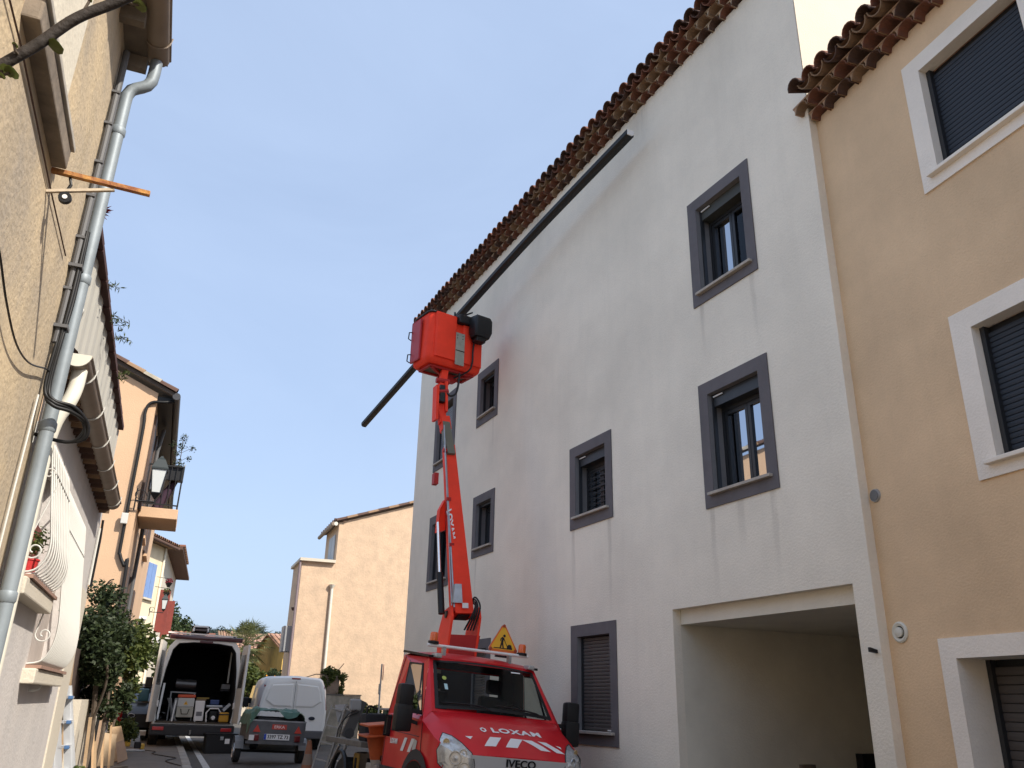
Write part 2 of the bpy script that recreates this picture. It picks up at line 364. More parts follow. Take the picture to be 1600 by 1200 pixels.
# wooded hill
b = MB(); nx, ny = 90, 8; vs = []; fs = []
for j in range(ny):
    for i in range(nx):
        x = -260+i*6.5; y = 250+j*16; t = j/(ny-1)
        h = 23.0*math.sin(min(1, t*1.3)*math.pi/2)+noise.noise(Vector((x*.02, 0, 3)))*3+noise.noise(Vector((x*.35, y*.3, 0)))*1.1+noise.noise(Vector((x*1.1, y, 5)))*.6
        if x < 5: h -= (5-x)*.05
        if j == 0: h = -1
        vs.append((x, y, h+1.5))
for j in range(ny-1):
    for i in range(nx-1): a = j*nx+i; fs.append((a, a+1, a+nx+1, a+nx))
b.add(vs, fs).build('hill', M_FOREST, kind='structure')
rndh = random.Random(5); cl = []
for i in range(420):
    x = rndh.uniform(-40, 120); y = rndh.uniform(305, 335); h = 22.6+noise.noise(Vector((x*.02, 0, 3)))*2+rndh.uniform(-2.5, .6)
    if x < 5: h -= (5-x)*.05
    cl.append(((x, y, h), rndh.uniform(.9, 1.8)))
foliage(26000, .42, cl, 11).build('hill_woodland', leafmat('far_pine', (.010, .020, .014), (.028, .045, .030), .05), kind='stuff', label='dark pine woodland along the hilltop behind the roofs', cat='woodland')

# ================================================================ GREY APARTMENT BUILDING
AZ = R(-4.24)
GB = thing('apartment_building', 'tall grey rendered building with dark window surrounds and an open carriage passage', 'building', (6.6, 0, 0), (0, 0, math.pi/2-AZ))
# local: x = u along facade, y = outwards to the street, z up
WIN = dict(U=(7.23, 8.49, 6.69, 8.33, 7.39, 8.31, 6.86, 8.16), M=(7.23, 8.51, 3.92, 5.56, 7.40, 8.34, 4.10, 5.39), S=(10.64, 11.90, 4.22, 5.58, 10.82, 11.72, 4.41, 5.41),
           G=(10.63, 11.89, 1.10, 2.75, 10.80, 11.70, 1.28, 2.58), A=(14.85, 15.9, 7.10, 8.34, 15.02, 15.72, 7.29, 8.16), B=(14.86, 15.9, 4.33, 5.58, 15.02, 15.73, 4.50, 5.41),
           G2=(14.86, 15.92, 1.10, 2.75, 15.03, 15.74, 1.28, 2.58), C=(17.14, 18.43, 3.95, 5.62, 17.31, 18.25, 4.13, 5.43), D=(17.14, 18.43, 6.71, 8.47, 17.31, 18.25, 6.88, 8.28))
U0, U1, ZT = 6.165, 19.72, 10.86
PAS = (6.40, 9.32, -.3, 2.78, .12)
b = MB(); wall_holes(b, U0, U1, -.3, ZT, [v[4:8] for v in WIN.values()]+[PAS], .26)
D_ = -7.5
# gable ends (the near one rises above the neighbour), rear, passage
zr = ZT+2.0
for u in (U0, U1): b.poly([(u, 0, -.3), (u, D_, -.3), (u, D_, ZT+.1), (u, D_/2, zr), (u, 0, ZT)])
b.quad((U0, D_, -.3), (U1, D_, -.3), (U1, D_, ZT), (U0, D_, ZT))
GBw = b.build('wall', M_GREY, GB)
b = MB(); u0, u1 = PAS[0], PAS[1]
b.quad((u0, -.12, 2.78), (u1, -.12, 2.78), (u1, -.12, 2.60), (u0, -.12, 2.60))                     # beam face
b.quad((u0, -.12, 2.60), (u1, -.12, 2.60), (u1, -6.5, 2.60), (u0, -6.5, 2.60))                     # ceiling
b.quad((u0, -.12, -.3), (u0, -6.5, -.3), (u0, -6.5, 2.78), (u0, -.12, 2.78)); b.quad((u1, -.12, -.3), (u1, -6.5, -.3), (u1, -6.5, 2.78), (u1, -.12, 2.78))
b.quad((u0, -6.5, -.3), (u1, -6.5, -.3), (u1, -6.5, 2.7), (u0, -6.5, 2.7))
b.build('passage_lining', mat('passage_render', (.80, .74, .62), .9, .15, 1, .4, 45), GB)
b = MB(); b.lathe([(.09, 0), (.09, .012), (.07, .02)], 18, Matrix.Translation((7.55, -1.7, 2.58))); b.build('ceiling_light', M_DARK, GB)
MB().box(9.20, 9.318, -3.60, -2.90, .35, 1.09).build('meter_cabinet', M_BLACK, GB)
MB().box(9.25, 9.318, -2.10, -1.88, .80, .965).build('junction_box', M_WOODG, GB)
MB().prism([(0, 0), (.09, .01), (.09, .05), (0, .03)], .03, Matrix.Translation((6.235, .0, 2.12)) @ Matrix.Rotation(R(90), 4, 'Z')).build('hook', M_BLACK, GB)
def slats(parent, u0, u1, z0, z1, y, pitch, mt, single, T=None, name='slat'):
    n = max(1, int(round((z1-z0)/pitch))); p = (z1-z0)/n
    prof = [(0, .003), (.006, .08*p), (.009, .5*p), (.006, .9*p), (0, .985*p)]
    def one(bb, z): bb.add([(u0, y+q[0], z+q[1]) for q in prof]+[(u1, y+q[0], z+q[1]) for q in prof], [(i, i+1, i+6, i+5) for i in range(4)]+[tuple(range(5)), tuple(range(9, 4, -1))])
    if not single:
        bb = MB()
        for i in range(n): one(bb, z0+i*p)
        return bb.build('slats', mt, parent, kind='stuff')
    bb = MB(); one(bb, 0); o = bb.build(name, mt, parent); o.location = (0, 0, z0); me = o.data
    for i in range(1, n): inst(name, me, parent, Matrix.Translation((0, 0, z0+i*p)))
def band(u0, u1, z0, z1, a, c, d, e, y, parent, mt, name='surround', th=.018):
    bb = MB(); wall_holes(bb, u0, u1, z0, z1, [(a, c, d, e)], th+.004, out=y+th)
    for A, B in (((u0, z0), (u1, z0)), ((u1, z0), (u1, z1)), ((u1, z1), (u0, z1)), ((u0, z1), (u0, z0))):
        bb.quad((A[0], y-.002, A[1]), (B[0], y-.002, B[1]), (B[0], y+th, B[1]), (A[0], y+th, A[1]))
    return bb.build(name, mt, parent)
M_SILL = mat('stone_sill', (.46, .41, .35), .8, .2, 8)
def window(key, kind):
    u0, u1, z0, z1, a, c, d, e = WIN[key]
    fr = band(u0, u1, z0, z1, a, c, d, e, 0, GB, M_BAND, 'window')
    # painted reveal in the dark colour of the surround
    bb = MB(); q = .003
    for A, B in (((c-q, d+q), (c-q, e-q)), ((c-q, e-q), (a+q, e-q)), ((a+q, e-q), (a+q, d+q))):
        bb.quad((A[0], .016, A[1]), (B[0], .016, B[1]), (B[0], -.255, B[1]), (A[0], -.255, A[1]))
    bb.build('reveal', mat('reveal_paint', (.20, .195, .20), .85, .15, 3), fr)
    MB().rbox(a-.09, c+.06, -.25, .075, d-.035, d+.002, .006).build('sill', M_SILL, fr)
    # shutter guides
    bb = MB(); bb.box(a+.004, a+.03, -.10, -.05, d, e); bb.build('guide_rail', M_DARK, fr); MB().box(c-.03, c-.004, -.10, -.05, d, e).build('guide_rail', M_DARK, fr)
    if kind == 'shutter':
        slats(fr, a+.03, c-.03, d+.01, e-.02, -.085, .048, M_SHUT, False); MB().box(a+.06, a+.2, -.07, -.05, d+.012, d+.03).build('handle', M_WHITEP, fr); 
    elif kind == 'greyshutter':
        slats(fr, a+.03, c-.03, d+.01, e-.12, -.085, .048, mat('light_grey_shutter', (.20, .21, .23), .6), False); 
    else:
        MB().box(a+.035, c-.035, -.20, -.06, e-(.17 if key in 'UMS' else .06), e-.003).build('shutter_box', mat('shutter_box', (.05, .05, .042), .6) if key == 'U' else M_DARK, fr)
        # fixed frame + two sashes
        bb = MB(); y0, y1 = -.27, -.20; w = .05; zz = e-(.17 if key in 'UMS' else .06)
        bb.box(a+.004, a+w, y0, y1, d, zz); bb.box(c-w, c-.004, y0, y1, d, zz); bb.box(a+w, c-w, y0, y1, d, d+w); bb.box(a+w, c-w, y0, y1, zz-w, zz)
        bb.build('frame', M_DARK, fr)
        mid = (a+c)/2; 
        for s0, s1 in ((a+w+.003, mid-.004), (mid+.004, c-w-.003)):
            bb = MB(); ww = .045; y0, y1 = -.26, -.212
            bb.box(s0, s0+ww, y0, y1, d+w+.003, zz-w-.003); bb.box(s1-ww, s1, y0, y1, d+w+.003, zz-w-.003)
            bb.box(s0+ww, s1-ww, y0, y1, d+w+.003, d+w+.048); bb.box(s0+ww, s1-ww, y0, y1, zz-w-.048, zz-w-.003)
            o = bb.build('sash', M_DARK, GB if False else fr)
            MB().quad((s0+ww, -.238, d+w+.04), (s1-ww, -.238, d+w+.04), (s1-ww, -.238, zz-w-.04), (s0+ww, -.238, zz-w-.04)).build('pane', M_GLASS, fr)
        # room behind
        bb = MB(); y1 = -1.6
        for P in ([(a-.3, -.275, d-.3), (a-.3, y1, d-.3), (a-.3, y1, e+.3), (a-.3, -.275, e+.3)], [(c+.3, -.275, d-.3), (c+.3, y1, d-.3), (c+.3, y1, e+.3), (c+.3, -.275, e+.3)],
                  [(a-.3, y1, d-.3), (c+.3, y1, d-.3), (c+.3, y1, e+.3), (a-.3, y1, e+.3)], [(a-.3, -.275, e+.3), (c+.3, -.275, e+.3), (c+.3, y1, e+.3), (a-.3, y1, e+.3)], [(a-.3, -.275, d-.3), (c+.3, -.275, d-.3), (c+.3, y1, d-.3), (a-.3, y1, d-.3)]): bb.poly(P)
        bb.build('room', M_INT, fr)
        if kind == 'curtain':
            bb = MB(); n = 40; vs = []
            for i in range(n+1):
                u = a+.06+(c-a-.12)*i/n; yy = -.36+.02*math.sin(i*1.9)+.01*math.sin(i*.7)
                for z in (d+.03, e-.2):
                    un = u if z > d+.5 else (a+.06+(u-a-.06)*(.42) if u < mid else c-.06-(c-.06-u)*.45)
                    vs.append((un, yy, z))
            bb.add(vs, [(2*i, 2*i+2, 2*i+3, 2*i+1) for i in range(n) if abs(i-n/2) > 1]); bb.build('curtain', M_CURT, fr)
        if kind == 'bars':
            bb = MB()
            for i in range(8):
                z = d+.10+i*.085; bb.box((a+c)/2-.02-.33, c-.055, -.20, -.185, z, z+.010+(.012 if i == 4 else 0))
            bb.build('blind_slats', M_DARK, fr)
            MB().quad((a+.05, -.36, d+.03), (c-.05, -.36, d+.03), (c-.05, -.36, e-.2), (a+.05, -.36, e-.2)).build('blind', mat('green_grey_blind', (.38, .42, .40), .6), fr)
    MB().box(c-.03-.2, c-.05, -.05, -.035, e-.05, e-.035).build('latch', M_WHITEP, fr) if key in 'UMS' else None
    return fr
window('U', 'dark'); window('M', 'curtain'); window('S', 'bars'); window('G', 'shutter'); window('A', 'dark'); window('B', 'dark'); window('G2', 'shutter'); window('C', 'dark'); window('D', 'greyshutter')
# genoise: two corbelled rows of tile ends, then the roof tiles
def eave(root, u0, u1, zt, pitch, rows, tint_seed, step=.13, rise=.12, slope=.27, mt_mortar=M_MORT, roof_len=.45, out_last=.17):
    rnd = random.Random(tint_seed); n = int((u1-u0)/pitch); r = pitch*.46
    tm = tile_mesh(r, .5, r*.9, .012, 6)
    big = MB()
    for k in range(rows):
        o = step*(k+1); z = zt+k*rise
        big.box(u0, u1, -.25, o-.012, z+r*.94, z+r*.94+.020)             # mortar course above the tiles
        for i in range(n+1):                                          # mortar between neighbouring tile ends
            u = u0+(i+(.5 if k % 2 else 0))*pitch
            if u < u1-.03: big.prism([(u-.018, z+.012), (u+.018, z+.012), (u+.012, z+r*.5), (u+.03, z+r*.94), (u-.03, z+r*.94), (u-.012, z+r*.5)], o-.018+.2, Matrix.Translation((0, -.2, 0)))
    big.build('mortar_course', mt_mortar, root)
    for k in range(rows):
        o = step*(k+1); z = zt+k*rise
        for i in range(n):
            u = u0+(i+.5+(.5 if k % 2 else 0))*pitch
            if u > u1-.05: continue
            M = Matrix.Translation((u, o+rnd.uniform(-.006, .006), z)) @ Matrix.Rotation(math.pi, 4, 'Z')
            inst('eave_tile', tm, root, M, rnd.choice([M_TERRA, M_TERRA, M_TERRB, M_TERRC]))
    # roof: channel tiles and cover tiles
    zr_ = zt+rows*rise+.02; oo = step*rows+out_last
    tm2 = tile_mesh(r*1.02, roof_len, r*.85, .014, 7)
    for i in range(n):
        u = u0+i*pitch
        M = Matrix.Translation((u, oo-.03, zr_+.075)) @ Matrix.Rotation(math.pi, 4, 'Z') @ Matrix.Rotation(slope, 4, 'X') @ Matrix.Rotation(math.pi, 4, 'Y')
        inst('channel_tile', tm2, root, M, rnd.choice([M_TERRA, M_TERRC, M_TERRB]))
    for i in range(n):
        u = u0+(i+.5)*pitch
        M = Matrix.Translation((u, oo+rnd.uniform(-.012, .012), zr_+.045)) @ Matrix.Rotation(math.pi, 4, 'Z') @ Matrix.Rotation(slope, 4, 'X')
        inst('cover_tile', tm2, root, M, rnd.choice([M_TERRA, M_TERRA, M_TERRC]))
eave(GB, U0-.02, U1+.1, ZT-.03, .25, 2, 3, step=.105, rise=.10, out_last=.13)
# roof planes
b = MB(); e0 = .05
b.poly([(U0-.05, .20, ZT+.19), (U1+.1, .20, ZT+.19), (U1+.1, D_/2, zr+.12), (U0-.05, D_/2, zr+.12)])
b.poly([(U0-.05, D_-.3, ZT+.16), (U1+.1, D_-.3, ZT+.16), (U1+.1, D_/2, zr+.12), (U0-.05, D_/2, zr+.12)])
b.build('roof', M_TILEF, GB)
# cream painted gable wall that shows above the neighbour's roof
b = MB(); b.poly([(U0-.012, -.003, 8.20), (U0-.012, D_, 8.20), (U0-.012, D_, ZT+.1), (U0-.012, D_/2, zr), (U0-.012, -.003, ZT)]); b.build('gable_wall', M_CREAM, GB)

# ================================================================ TAN HOUSE
AT = R(3.2)
TH = thing('tan_house', 'tan rendered house at the right with white window surrounds and dark roller shutters', 'house', (6.253, 5.996, 0), (0, 0, math.pi/2-AT))
TW = [(-2.70, -1.175, 6.36, 7.90, -2.50, -1.375, 6.52, 7.72, 'w1'), (-2.70, -1.17, 3.47, 5.02, -2.50, -1.385, 3.62, 4.83, 'w2'), (-3.2, -.44, -.2, 2.22, -3.0, -.61, -.2, 2.05, 'w3')]
TW = [tuple(.991*v for v in t[:2])+tuple(1.6+.991*(v-1.6) for v in t[2:4])+tuple(.991*v for v in t[4:6])+tuple(1.6+.991*(v-1.6) for v in t[6:8])+(t[8],) for t in TW]
b = MB(); wall_holes(b, -9, .167, -.3, 8.215, [(*t[4:8], .12 if t[8] != 'w3' else .34) for t in TW], .2)
b.poly([(-9, 0, -.3), (-9, -7, -.3), (-9, -7, 8.3), (-9, -3.5, 9.6), (-9, 0, 8.215)]); b.quad((-9, -7, -.3), (0, -7, -.3), (0, -7, 8.3), (-9, -7, 8.3))
b.build('wall', M_TAN, TH)
for t in TW:
    u0, u1, z0, z1, a, c, d, e, nm = t
    fr = band(u0, u1, z0, z1, a, c, d, e, 0, TH, M_WHITE, 'window' if nm != 'w3' else 'doorway', .02)
    dp = .12 if nm != 'w3' else .34
    bb = MB(); q = .003
    for A, B in (((c-q, d), (c-q, e-q)), ((c-q, e-q), (a+q, e-q)), ((a+q, e-q), (a+q, d))): bb.quad((A[0], .018, A[1]), (B[0], .018, B[1]), (B[0], -dp, B[1]), (A[0], -dp, A[1]))
    bb.build('reveal', M_WHITE, fr)
    bb = MB(); bb.box(c-.05, c-.004, -dp-.02, -dp+.05, d, e-.003); bb.build('guide_rail', M_DARK, fr); MB().box(a+.004, a+.05, -dp-.02, -dp+.05, d, e-.003).build('guide_rail', M_DARK, fr)
    slats(fr, a+.05, c-.05, d+.012, e-.06, -dp, .05 if nm != 'w3' else .072, M_NAVY if nm != 'w3' else M_SHUT, True)
    MB().box(a+.05, c-.05, -dp-.06, -dp-.02, d, e).build('backing', M_BLACK, fr)
    if nm != 'w3': MB().rbox(a-.1, c+.09, -.11, .085, d-.045, d-.006, .008).build('sill', M_WHITE, fr)
eave(TH, -8.94, .26, 8.16, .232, 2, 8, step=.125, rise=.115, out_last=.15, mt_mortar=mat('eave_plaster', (.42, .27, .17), .9))
b = MB(); b.poly([(-9, .35, 8.46), (.0, .35, 8.46), (.0, -3.5, 9.75), (-9, -3.5, 9.75)]); b.poly([(-9, -7.3, 8.44), (.0, -7.3, 8.44), (.0, -3.5, 9.75), (-9, -3.5, 9.75)]); b.build('roof', M_TILEF, TH)
b = MB(); b.lathe([(.001, .02), (.062, .02), (.068, .0)], 22, Matrix.Translation((.065, 0, 3.60)) @ Matrix.Rotation(R(-90), 4, 'X')); v = b.build('vent', M_STEEL, TH)
b = MB(); b.lathe([(.05, .012), (.054, .026), (.001, .026)], 22, Matrix.Translation((.065, 0, 3.60)) @ Matrix.Rotation(R(-90), 4, 'X')); b.build('vent_flap', mat('dull_vent', (.15, .15, .15), .5), v)
b = MB(); T = Matrix.Translation((.0, 0, 2.30)) @ Matrix.Rotation(R(-90), 4, 'X')
b.lathe([(.095, 0), (.095, .012), (.08, .022), (.058, .014), (.055, .002)], 28, T); v = b.build('vent', M_PVC, TH, smooth=40)
MB().lathe([(.055, .004), (.045, .004)], 28, T).build('vent_gap', M_BLACK, v)
MB().lathe([(.043, .004), (.045, .03), (.03, .036), (.001, .037)], 28, T).build('vent_cap', M_PVC, v, smooth=40)

# ================================================================ HOUSE A (near left)
XA = -.9
HA = thing('beige_house', 'weathered beige rendered house nearest on the left with zinc drainpipe at its corner', 'house', (XA, 0, 0))
# local = world shifted; +x towards the street
b = MB(); b.box(-5, 0, -14, 5.22, -.3, 5.80); b.build('wall', M_BEIGE, HA)
MB().box(.0, .006, 2.3, 3.95, 4.19, 5.75).build('pale_panel', M_PATCH, HA)
lg = MB().rbox(-.05, .068, 2.98, 4.03, 4.04, 4.15, .010).build('ledge', mat('grimy_stone', (.26, .21, .16), .9, .4, 6, .4, 30, streak=.6), HA)
MB().rbox(-.05, .082, 2.96, 4.04, 4.153, 4.185, .006).build('ledge_cap', mat('pale_stone', (.5, .46, .4), .9, .3, 8), lg)
# eaves: boards, rafters and gutter
b = MB(); b.quad((0, -14, 5.72), (.19, -14, 5.78), (.19, 5.26, 5.78), (0, 5.26, 5.72)); b.quad((0, -14, 5.76), (.19, -14, 5.82), (.19, 5.26, 5.82), (0, 5.26, 5.76))
b.quad((0, 5.26, 5.72), (.19, 5.26, 5.78), (.19, 5.26, 5.82), (0, 5.26, 5.76)); b.build('eave_board', M_WOODG, HA)
r = MB().box(0, .15, -.03, .03, 5.62, 5.72).build('rafter', M_WOODG, HA); r.location = (0, 5.15, 0); me = r.data
for i in range(1, 9): inst('rafter', me, HA, Matrix.Translation((0, 5.15-i*.45, 0)))
MB().box(-3, .26, -14, 5.3, 5.83, 5.88).build('roof', M_TERRC, HA)
def gutter(parent, x, z, y0, y1, r, mt, name='gutter', cap=True, brackets=0, bm_=None):
    b = MB(); n = 10; rings = []
    for y in (y0, y1):
        o = [Vector((x+r*math.cos(math.pi+math.pi*k/n), y, z+r*math.sin(math.pi+math.pi*k/n))) for k in range(n+1)]
        i = [Vector((x+(r-.008)*math.cos(math.pi+math.pi*k/n), y, z+(r-.008)*math.sin(math.pi+math.pi*k/n))) for k in range(n, -1, -1)]
        rings.append(o+i)
    b.loft(rings)
    if cap:
        for y in (y0, y1): b.poly([Vector((x+r*math.cos(math.pi+math.pi*k/n), y, z+r*math.sin(math.pi+math.pi*k/n))) for k in range(n+1)])
    b.tube([(x+r, y0, z), (x+r, y1, z)], .009, 6)
    g = b.build(name, mt, parent, smooth=40)
    if brackets:
        k = MB(); k.tube([(x+(r+.006)*math.cos(math.pi+math.pi*q/8), 0, z+(r+.006)*math.sin(math.pi+math.pi*q/8)) for q in range(9)]+[(x+r+.012, 0, z+.03)], .006, 5)
        o = k.build('bracket', bm_ or mt, g); o.location = (0, y0+.3, 0)
        for q in range(1, brackets): inst('bracket', o.data, g, Matrix.Translation((0, y0+.3+q*(y1-y0-.5)/(brackets-1), 0)))
    return g
gutter(HA, .205, 5.80, -13, 5.2, .075, M_BROWNG, brackets=22)
dp = thing('drainpipe', 'zinc rainwater pipe with swan neck down the corner of the beige house', 'drainpipe', (XA, 5.15, 0))
b = MB(); zz = [5.72, 5.62, 5.555, 5.51, 5.485, 5.465, 5.44, 5.39, 5.32]; xx = [.205, .205, .20, .18, .15, .12, .09, .072, .07]
b.tube([(x, 0, z) for x, z in zip(xx, zz)]+[(.07, 0, 5.1), (.07, 0, .1)], .040, 14); b.build('pipe', M_ZINC, dp, smooth=50)
c = MB().lathe([(.042, 0), (.047, .01), (.047, .05), (.042, .06)], 16).build('collar', M_ZINC, dp, smooth=40); c.location = (.07, 0, 5.06)
for z in (3.95, 3.0, 2.05, 1.2): inst('collar', c.data, dp, Matrix.Translation((.07, 0, z)))
g = MB().tube([(.03, -.115, 5.65), (.03, -.115, 4.0), (.028, -.12, 3.5)], .022, 10).build('conduit', M_GREYP, dp)
c = MB().box(-.002, .050, -.142, -.09, -.008, .008).build('clip', M_GREYP, dp); c.location = (0, 0, 5.3)
for z in (5.05, 4.75, 4.5, 4.2, 3.85, 3.6): inst('clip', c.data, dp, Matrix.Translation((0, 0, z)))
cb = thing('cable_bundle', 'black cable bundle strapped to the drainpipe with a loop hanging out', 'cable', (XA, 5.05, 3.5))
def smoothpath(P, k=8):
    P = [Vector(p) for p in P]; out = []
    for i in range(len(P)-1):
        a = P[max(i-1, 0)]; b = P[i]; c = P[i+1]; d = P[min(i+2, len(P)-1)]
        for j in range(k):
            t = j/k; out.append(.5*((2*b)+(c-a)*t+(2*a-5*b+4*c-d)*t*t+(3*b-a-3*c+d)*t**3))
    return out+[P[-1]]
cab = MB()
for o in ((0, 0), (.02, .012), (.012, -.018)):
    cab.tube(smoothpath([(.04+o[0], -.02, .75), (.045+o[0], -.02+o[1], .3), (.035+o[0], -.03, 0), (.03+o[0], -.02, -.28+o[1]), (.09, -.03, -.36+o[1]), (.17+o[0], .02, -.37+o[1]), (.245+o[0], .1, -.42), (.255+o[1], .14, -.50), (.18, .16, -.53), (.08, .17, -.52), (.0, .18, -.5)]), .011, 7)
cab.build('black_cable', M_BLACK, cb, smooth=60); bpy.data.objects['black_cable'].name = 'cable'
k = MB().box(.0, .075, -.055, .03, -.010, .010).build('strap', M_GREYP, cb); k.location = (0, 0, .5); inst('strap', k.data, cb, Matrix.Translation((0, 0, .1)))
wt = thing('white_conduit', 'thin white cable running down beside the drainpipe', 'cable', (XA, 4.9, 3.0))
MB().tube([(.02, .05, .15), (.02, .02, -.4), (.02, .0, -1.5), (.02, 0, -2.8)], .006, 6).build('cable', M_WIRE, wt)
ow = MB().tube([tuple(v) for v in smoothpath([(.03, -2.2, .35), (.03, -1.8, .21), (.03, -1.44, .15), (.03, -1.15, .07), (.03, -.8, .02), (.03, -.43, .06), (.03, .0, .19), (.03, .12, .22)])], .005, 5).build('overhead_wire', M_BLACK, None); ow.location = (XA, 4.9, 3.1); tag(ow, 'thin wire sagging across the beige wall to the drainpipe', 'wire')
ow2 = MB().tube([(.012, -.35, -.02), (.012, 0, 0), (.012, 1.10, -.01), (.012, 1.75, .0)], .004, 5).build('wall_wire', M_TERRC, None); ow2.location = (XA, 3.05, 3.95); tag(ow2, 'thin brown wire running past the end of the stone ledge', 'wire')
rb = thing('rusty_bracket', 'rusty angle iron with pale stay sticking out of the beige wall', 'bracket', (XA, 4.05, 4.0))
M_RUST = mat('rust', (.25, .09, .04), .9, .0, 20, .5, 60, col2=(.50, .25, .07))
MB().bar((0, 0, .035), (.455, .02, .03), .028, .022).build('angle_iron', M_RUST, rb)
MB().bar((0, -.0, -.09), (.29, .02, .01), .018, .014).build('stay', mat('pale_iron', (.55, .45, .33), .8, .3, 20), rb)
pl = thing('pulley', 'small black and white pulley hanging under the rusty bracket', 'pulley', (XA+.085, 4.06, 3.9))
MB().tube([(0, 0, .12), (.012, 0, .08), (0, 0, .04)], .008, 6).build('hook', M_BLACK, pl)
T = Matrix.Rotation(R(90), 4, 'X'); MB().lathe([(.03, -.012), (.03, .012)], 16, T).build('wheel', M_BLACK, pl); MB().lathe([(.012, -.016), (.012, .016)], 12, T).build('hub', M_WHITEP, pl)
# ================================================================ HOUSE B
HB = thing('annex_house', 'low pale grey house with white iron window grilles and a clad upper storey', 'house', (-.9, 5.24, 0))
OB = 5.24
W1 = (5.66-OB, 6.72-OB, 2.27, 3.06); W2 = (6.90-OB, 8.46-OB, 1.80, 3.0)
b = MB(); T = Matrix(((0, 1, 0, 0), (1, 0, 0, 0), (0, 0, 1, 0), (0, 0, 0, 1)))     # local u->y, out->x
wall_holes(b, .0, 4.88, -.3, 3.62, [W1, W2], .12, T=T)
b.quad((0, 4.88, -.3), (-5, 4.88, -.3), (-5, 4.88, 3.6), (0, 4.88, 3.62)); b.build('wall', M_ANNEX, HB)
for wv, nm in ((W1, 0), (W2, 1)):
    f = MB().box(-.13, -.10, wv[0], wv[1], wv[2], wv[3]).build('window', mat('pinkish_panel', (.55, .48, .43), .8, .15, 3) if nm else mat('recess_white', (.5, .48, .46), .8, .1, 3), HB)
    if nm == 0: MB().box(-.098, -.06, wv[1]-.30, wv[1]-.02, wv[2]+.18, wv[2]+.42).build('shutter', M_OXRED, f)
    s = MB().rbox(-.02, .085, wv[0]-.12, wv[1]+.18, wv[2]-.13, wv[2]-.03, .01).build('sill', M_CREAM, HB)
    MB().box(-.02, .10, wv[0]-.02, wv[1]+.22, wv[2]-.028, wv[2]-.006).build('sill_tile', mat('sill_tiles', (.33, .2, .15), .8, .2, 12), s)
    # grille
    g = thing('window_grille', None, None, (0, 0, 0)); g.parent = HB
    y0, y1 = wv[0]-.01, wv[1]+.0; top = wv[3]+.05; bot = wv[2]+.0; h = top-bot
    prof = smoothpath([(.0, top+.0), (.03, top-.02), (.06, top-.20*h), (.12, bot+.42*h), (.15, bot+.22*h), (.14, bot+.10*h), (.09, bot+.02*h), (.0, bot)], 4)
    n = 11 if nm == 0 else 19
    k = MB().tube([(p.x, 0, p.y) for p in [Vector((q[0], q[1])) for q in prof]], .0075, 6).build('bar', M_WIRE, g, smooth=60); k.location = (0, y0, 0)
    for i in range(1, n): inst('bar', k.data, g, Matrix.Translation((0, y0+(y1-y0)*i/(n-1), 0)))
    MB().tube([(.064, y0, top-.22*h), (.064, y1, top-.22*h)], .008, 6).build('cross_bar', M_WIRE, g)
    MB().tube([(.13, y0, bot+.3*h), (.13, y1, bot+.3*h)], .008, 6).build('cross_bar', M_WIRE, g)
    def spiral(cx, cz, r, turns, ph, sgn=1): return [(cx+r*(1-.75*i/30)*math.cos(ph+sgn*turns*2*math.pi*i/30), y0-.002, cz+r*(1-.75*i/30)*math.sin(ph+sgn*turns*2*math.pi*i/30)) for i in range(31)]
    MB().tube([(.115, y0, bot+.62*h)]+spiral(.07, bot+.16*h, .055, 1.2, math.pi), .005, 5).build('scroll', M_WIRE, g, smooth=60)
    MB().tube(spiral(.06, bot+.72*h, .035, 1.2, 0), .005, 5).build('scroll', M_WIRE, g, smooth=60)
hook = MB().tube(smoothpath([(.02, 1.95+.3, 1.78), (.05, 1.95+.3, 1.66), (.03, 1.95+.2, 1.63), (.0, 1.95+.1, 1.63)]), .009, 6).build('drain_spout', M_WIRE, HB)
# upper storey cladding set behind the gutter
clad = MB(); z0, z1 = 3.6, 4.52
n = 60; P = []
for i in range(n+1):
    y = .25+i*(5.05-.25)/n; P.append((-.03+(.012 if i % 4 < 2 else 0), y))
clad.add([(x, y, z0) for x, y in P]+[(x, y, z1+.10-.11*(y-.25)/4.8) for x, y in P], [(i, i+1, i+n+2, i+n+1) for i in range(n)])
clad.quad((-.03, 5.05, z0), (-4, 5.05, z0), (-4, 5.05, z1), (-.03, 5.05, z1-.01))
clad.build('cladding', mat('ribbed_cladding', (.52, .50, .44), .7, .1, 2, streak=.2), HB)
cp_ = MB().box(-.06, .025, 0, .472, 0, .05).build('coping_tile', mat('brown_coping', (.07, .03, .028), .9, .3, 9), HB); cp_.location = (0, .25, z1+.10)
for i in range(1, 10): inst('coping_tile', cp_.data, HB, Matrix.Translation((0, .25+i*.48, z1+.10-.11*i*.48/4.8)))
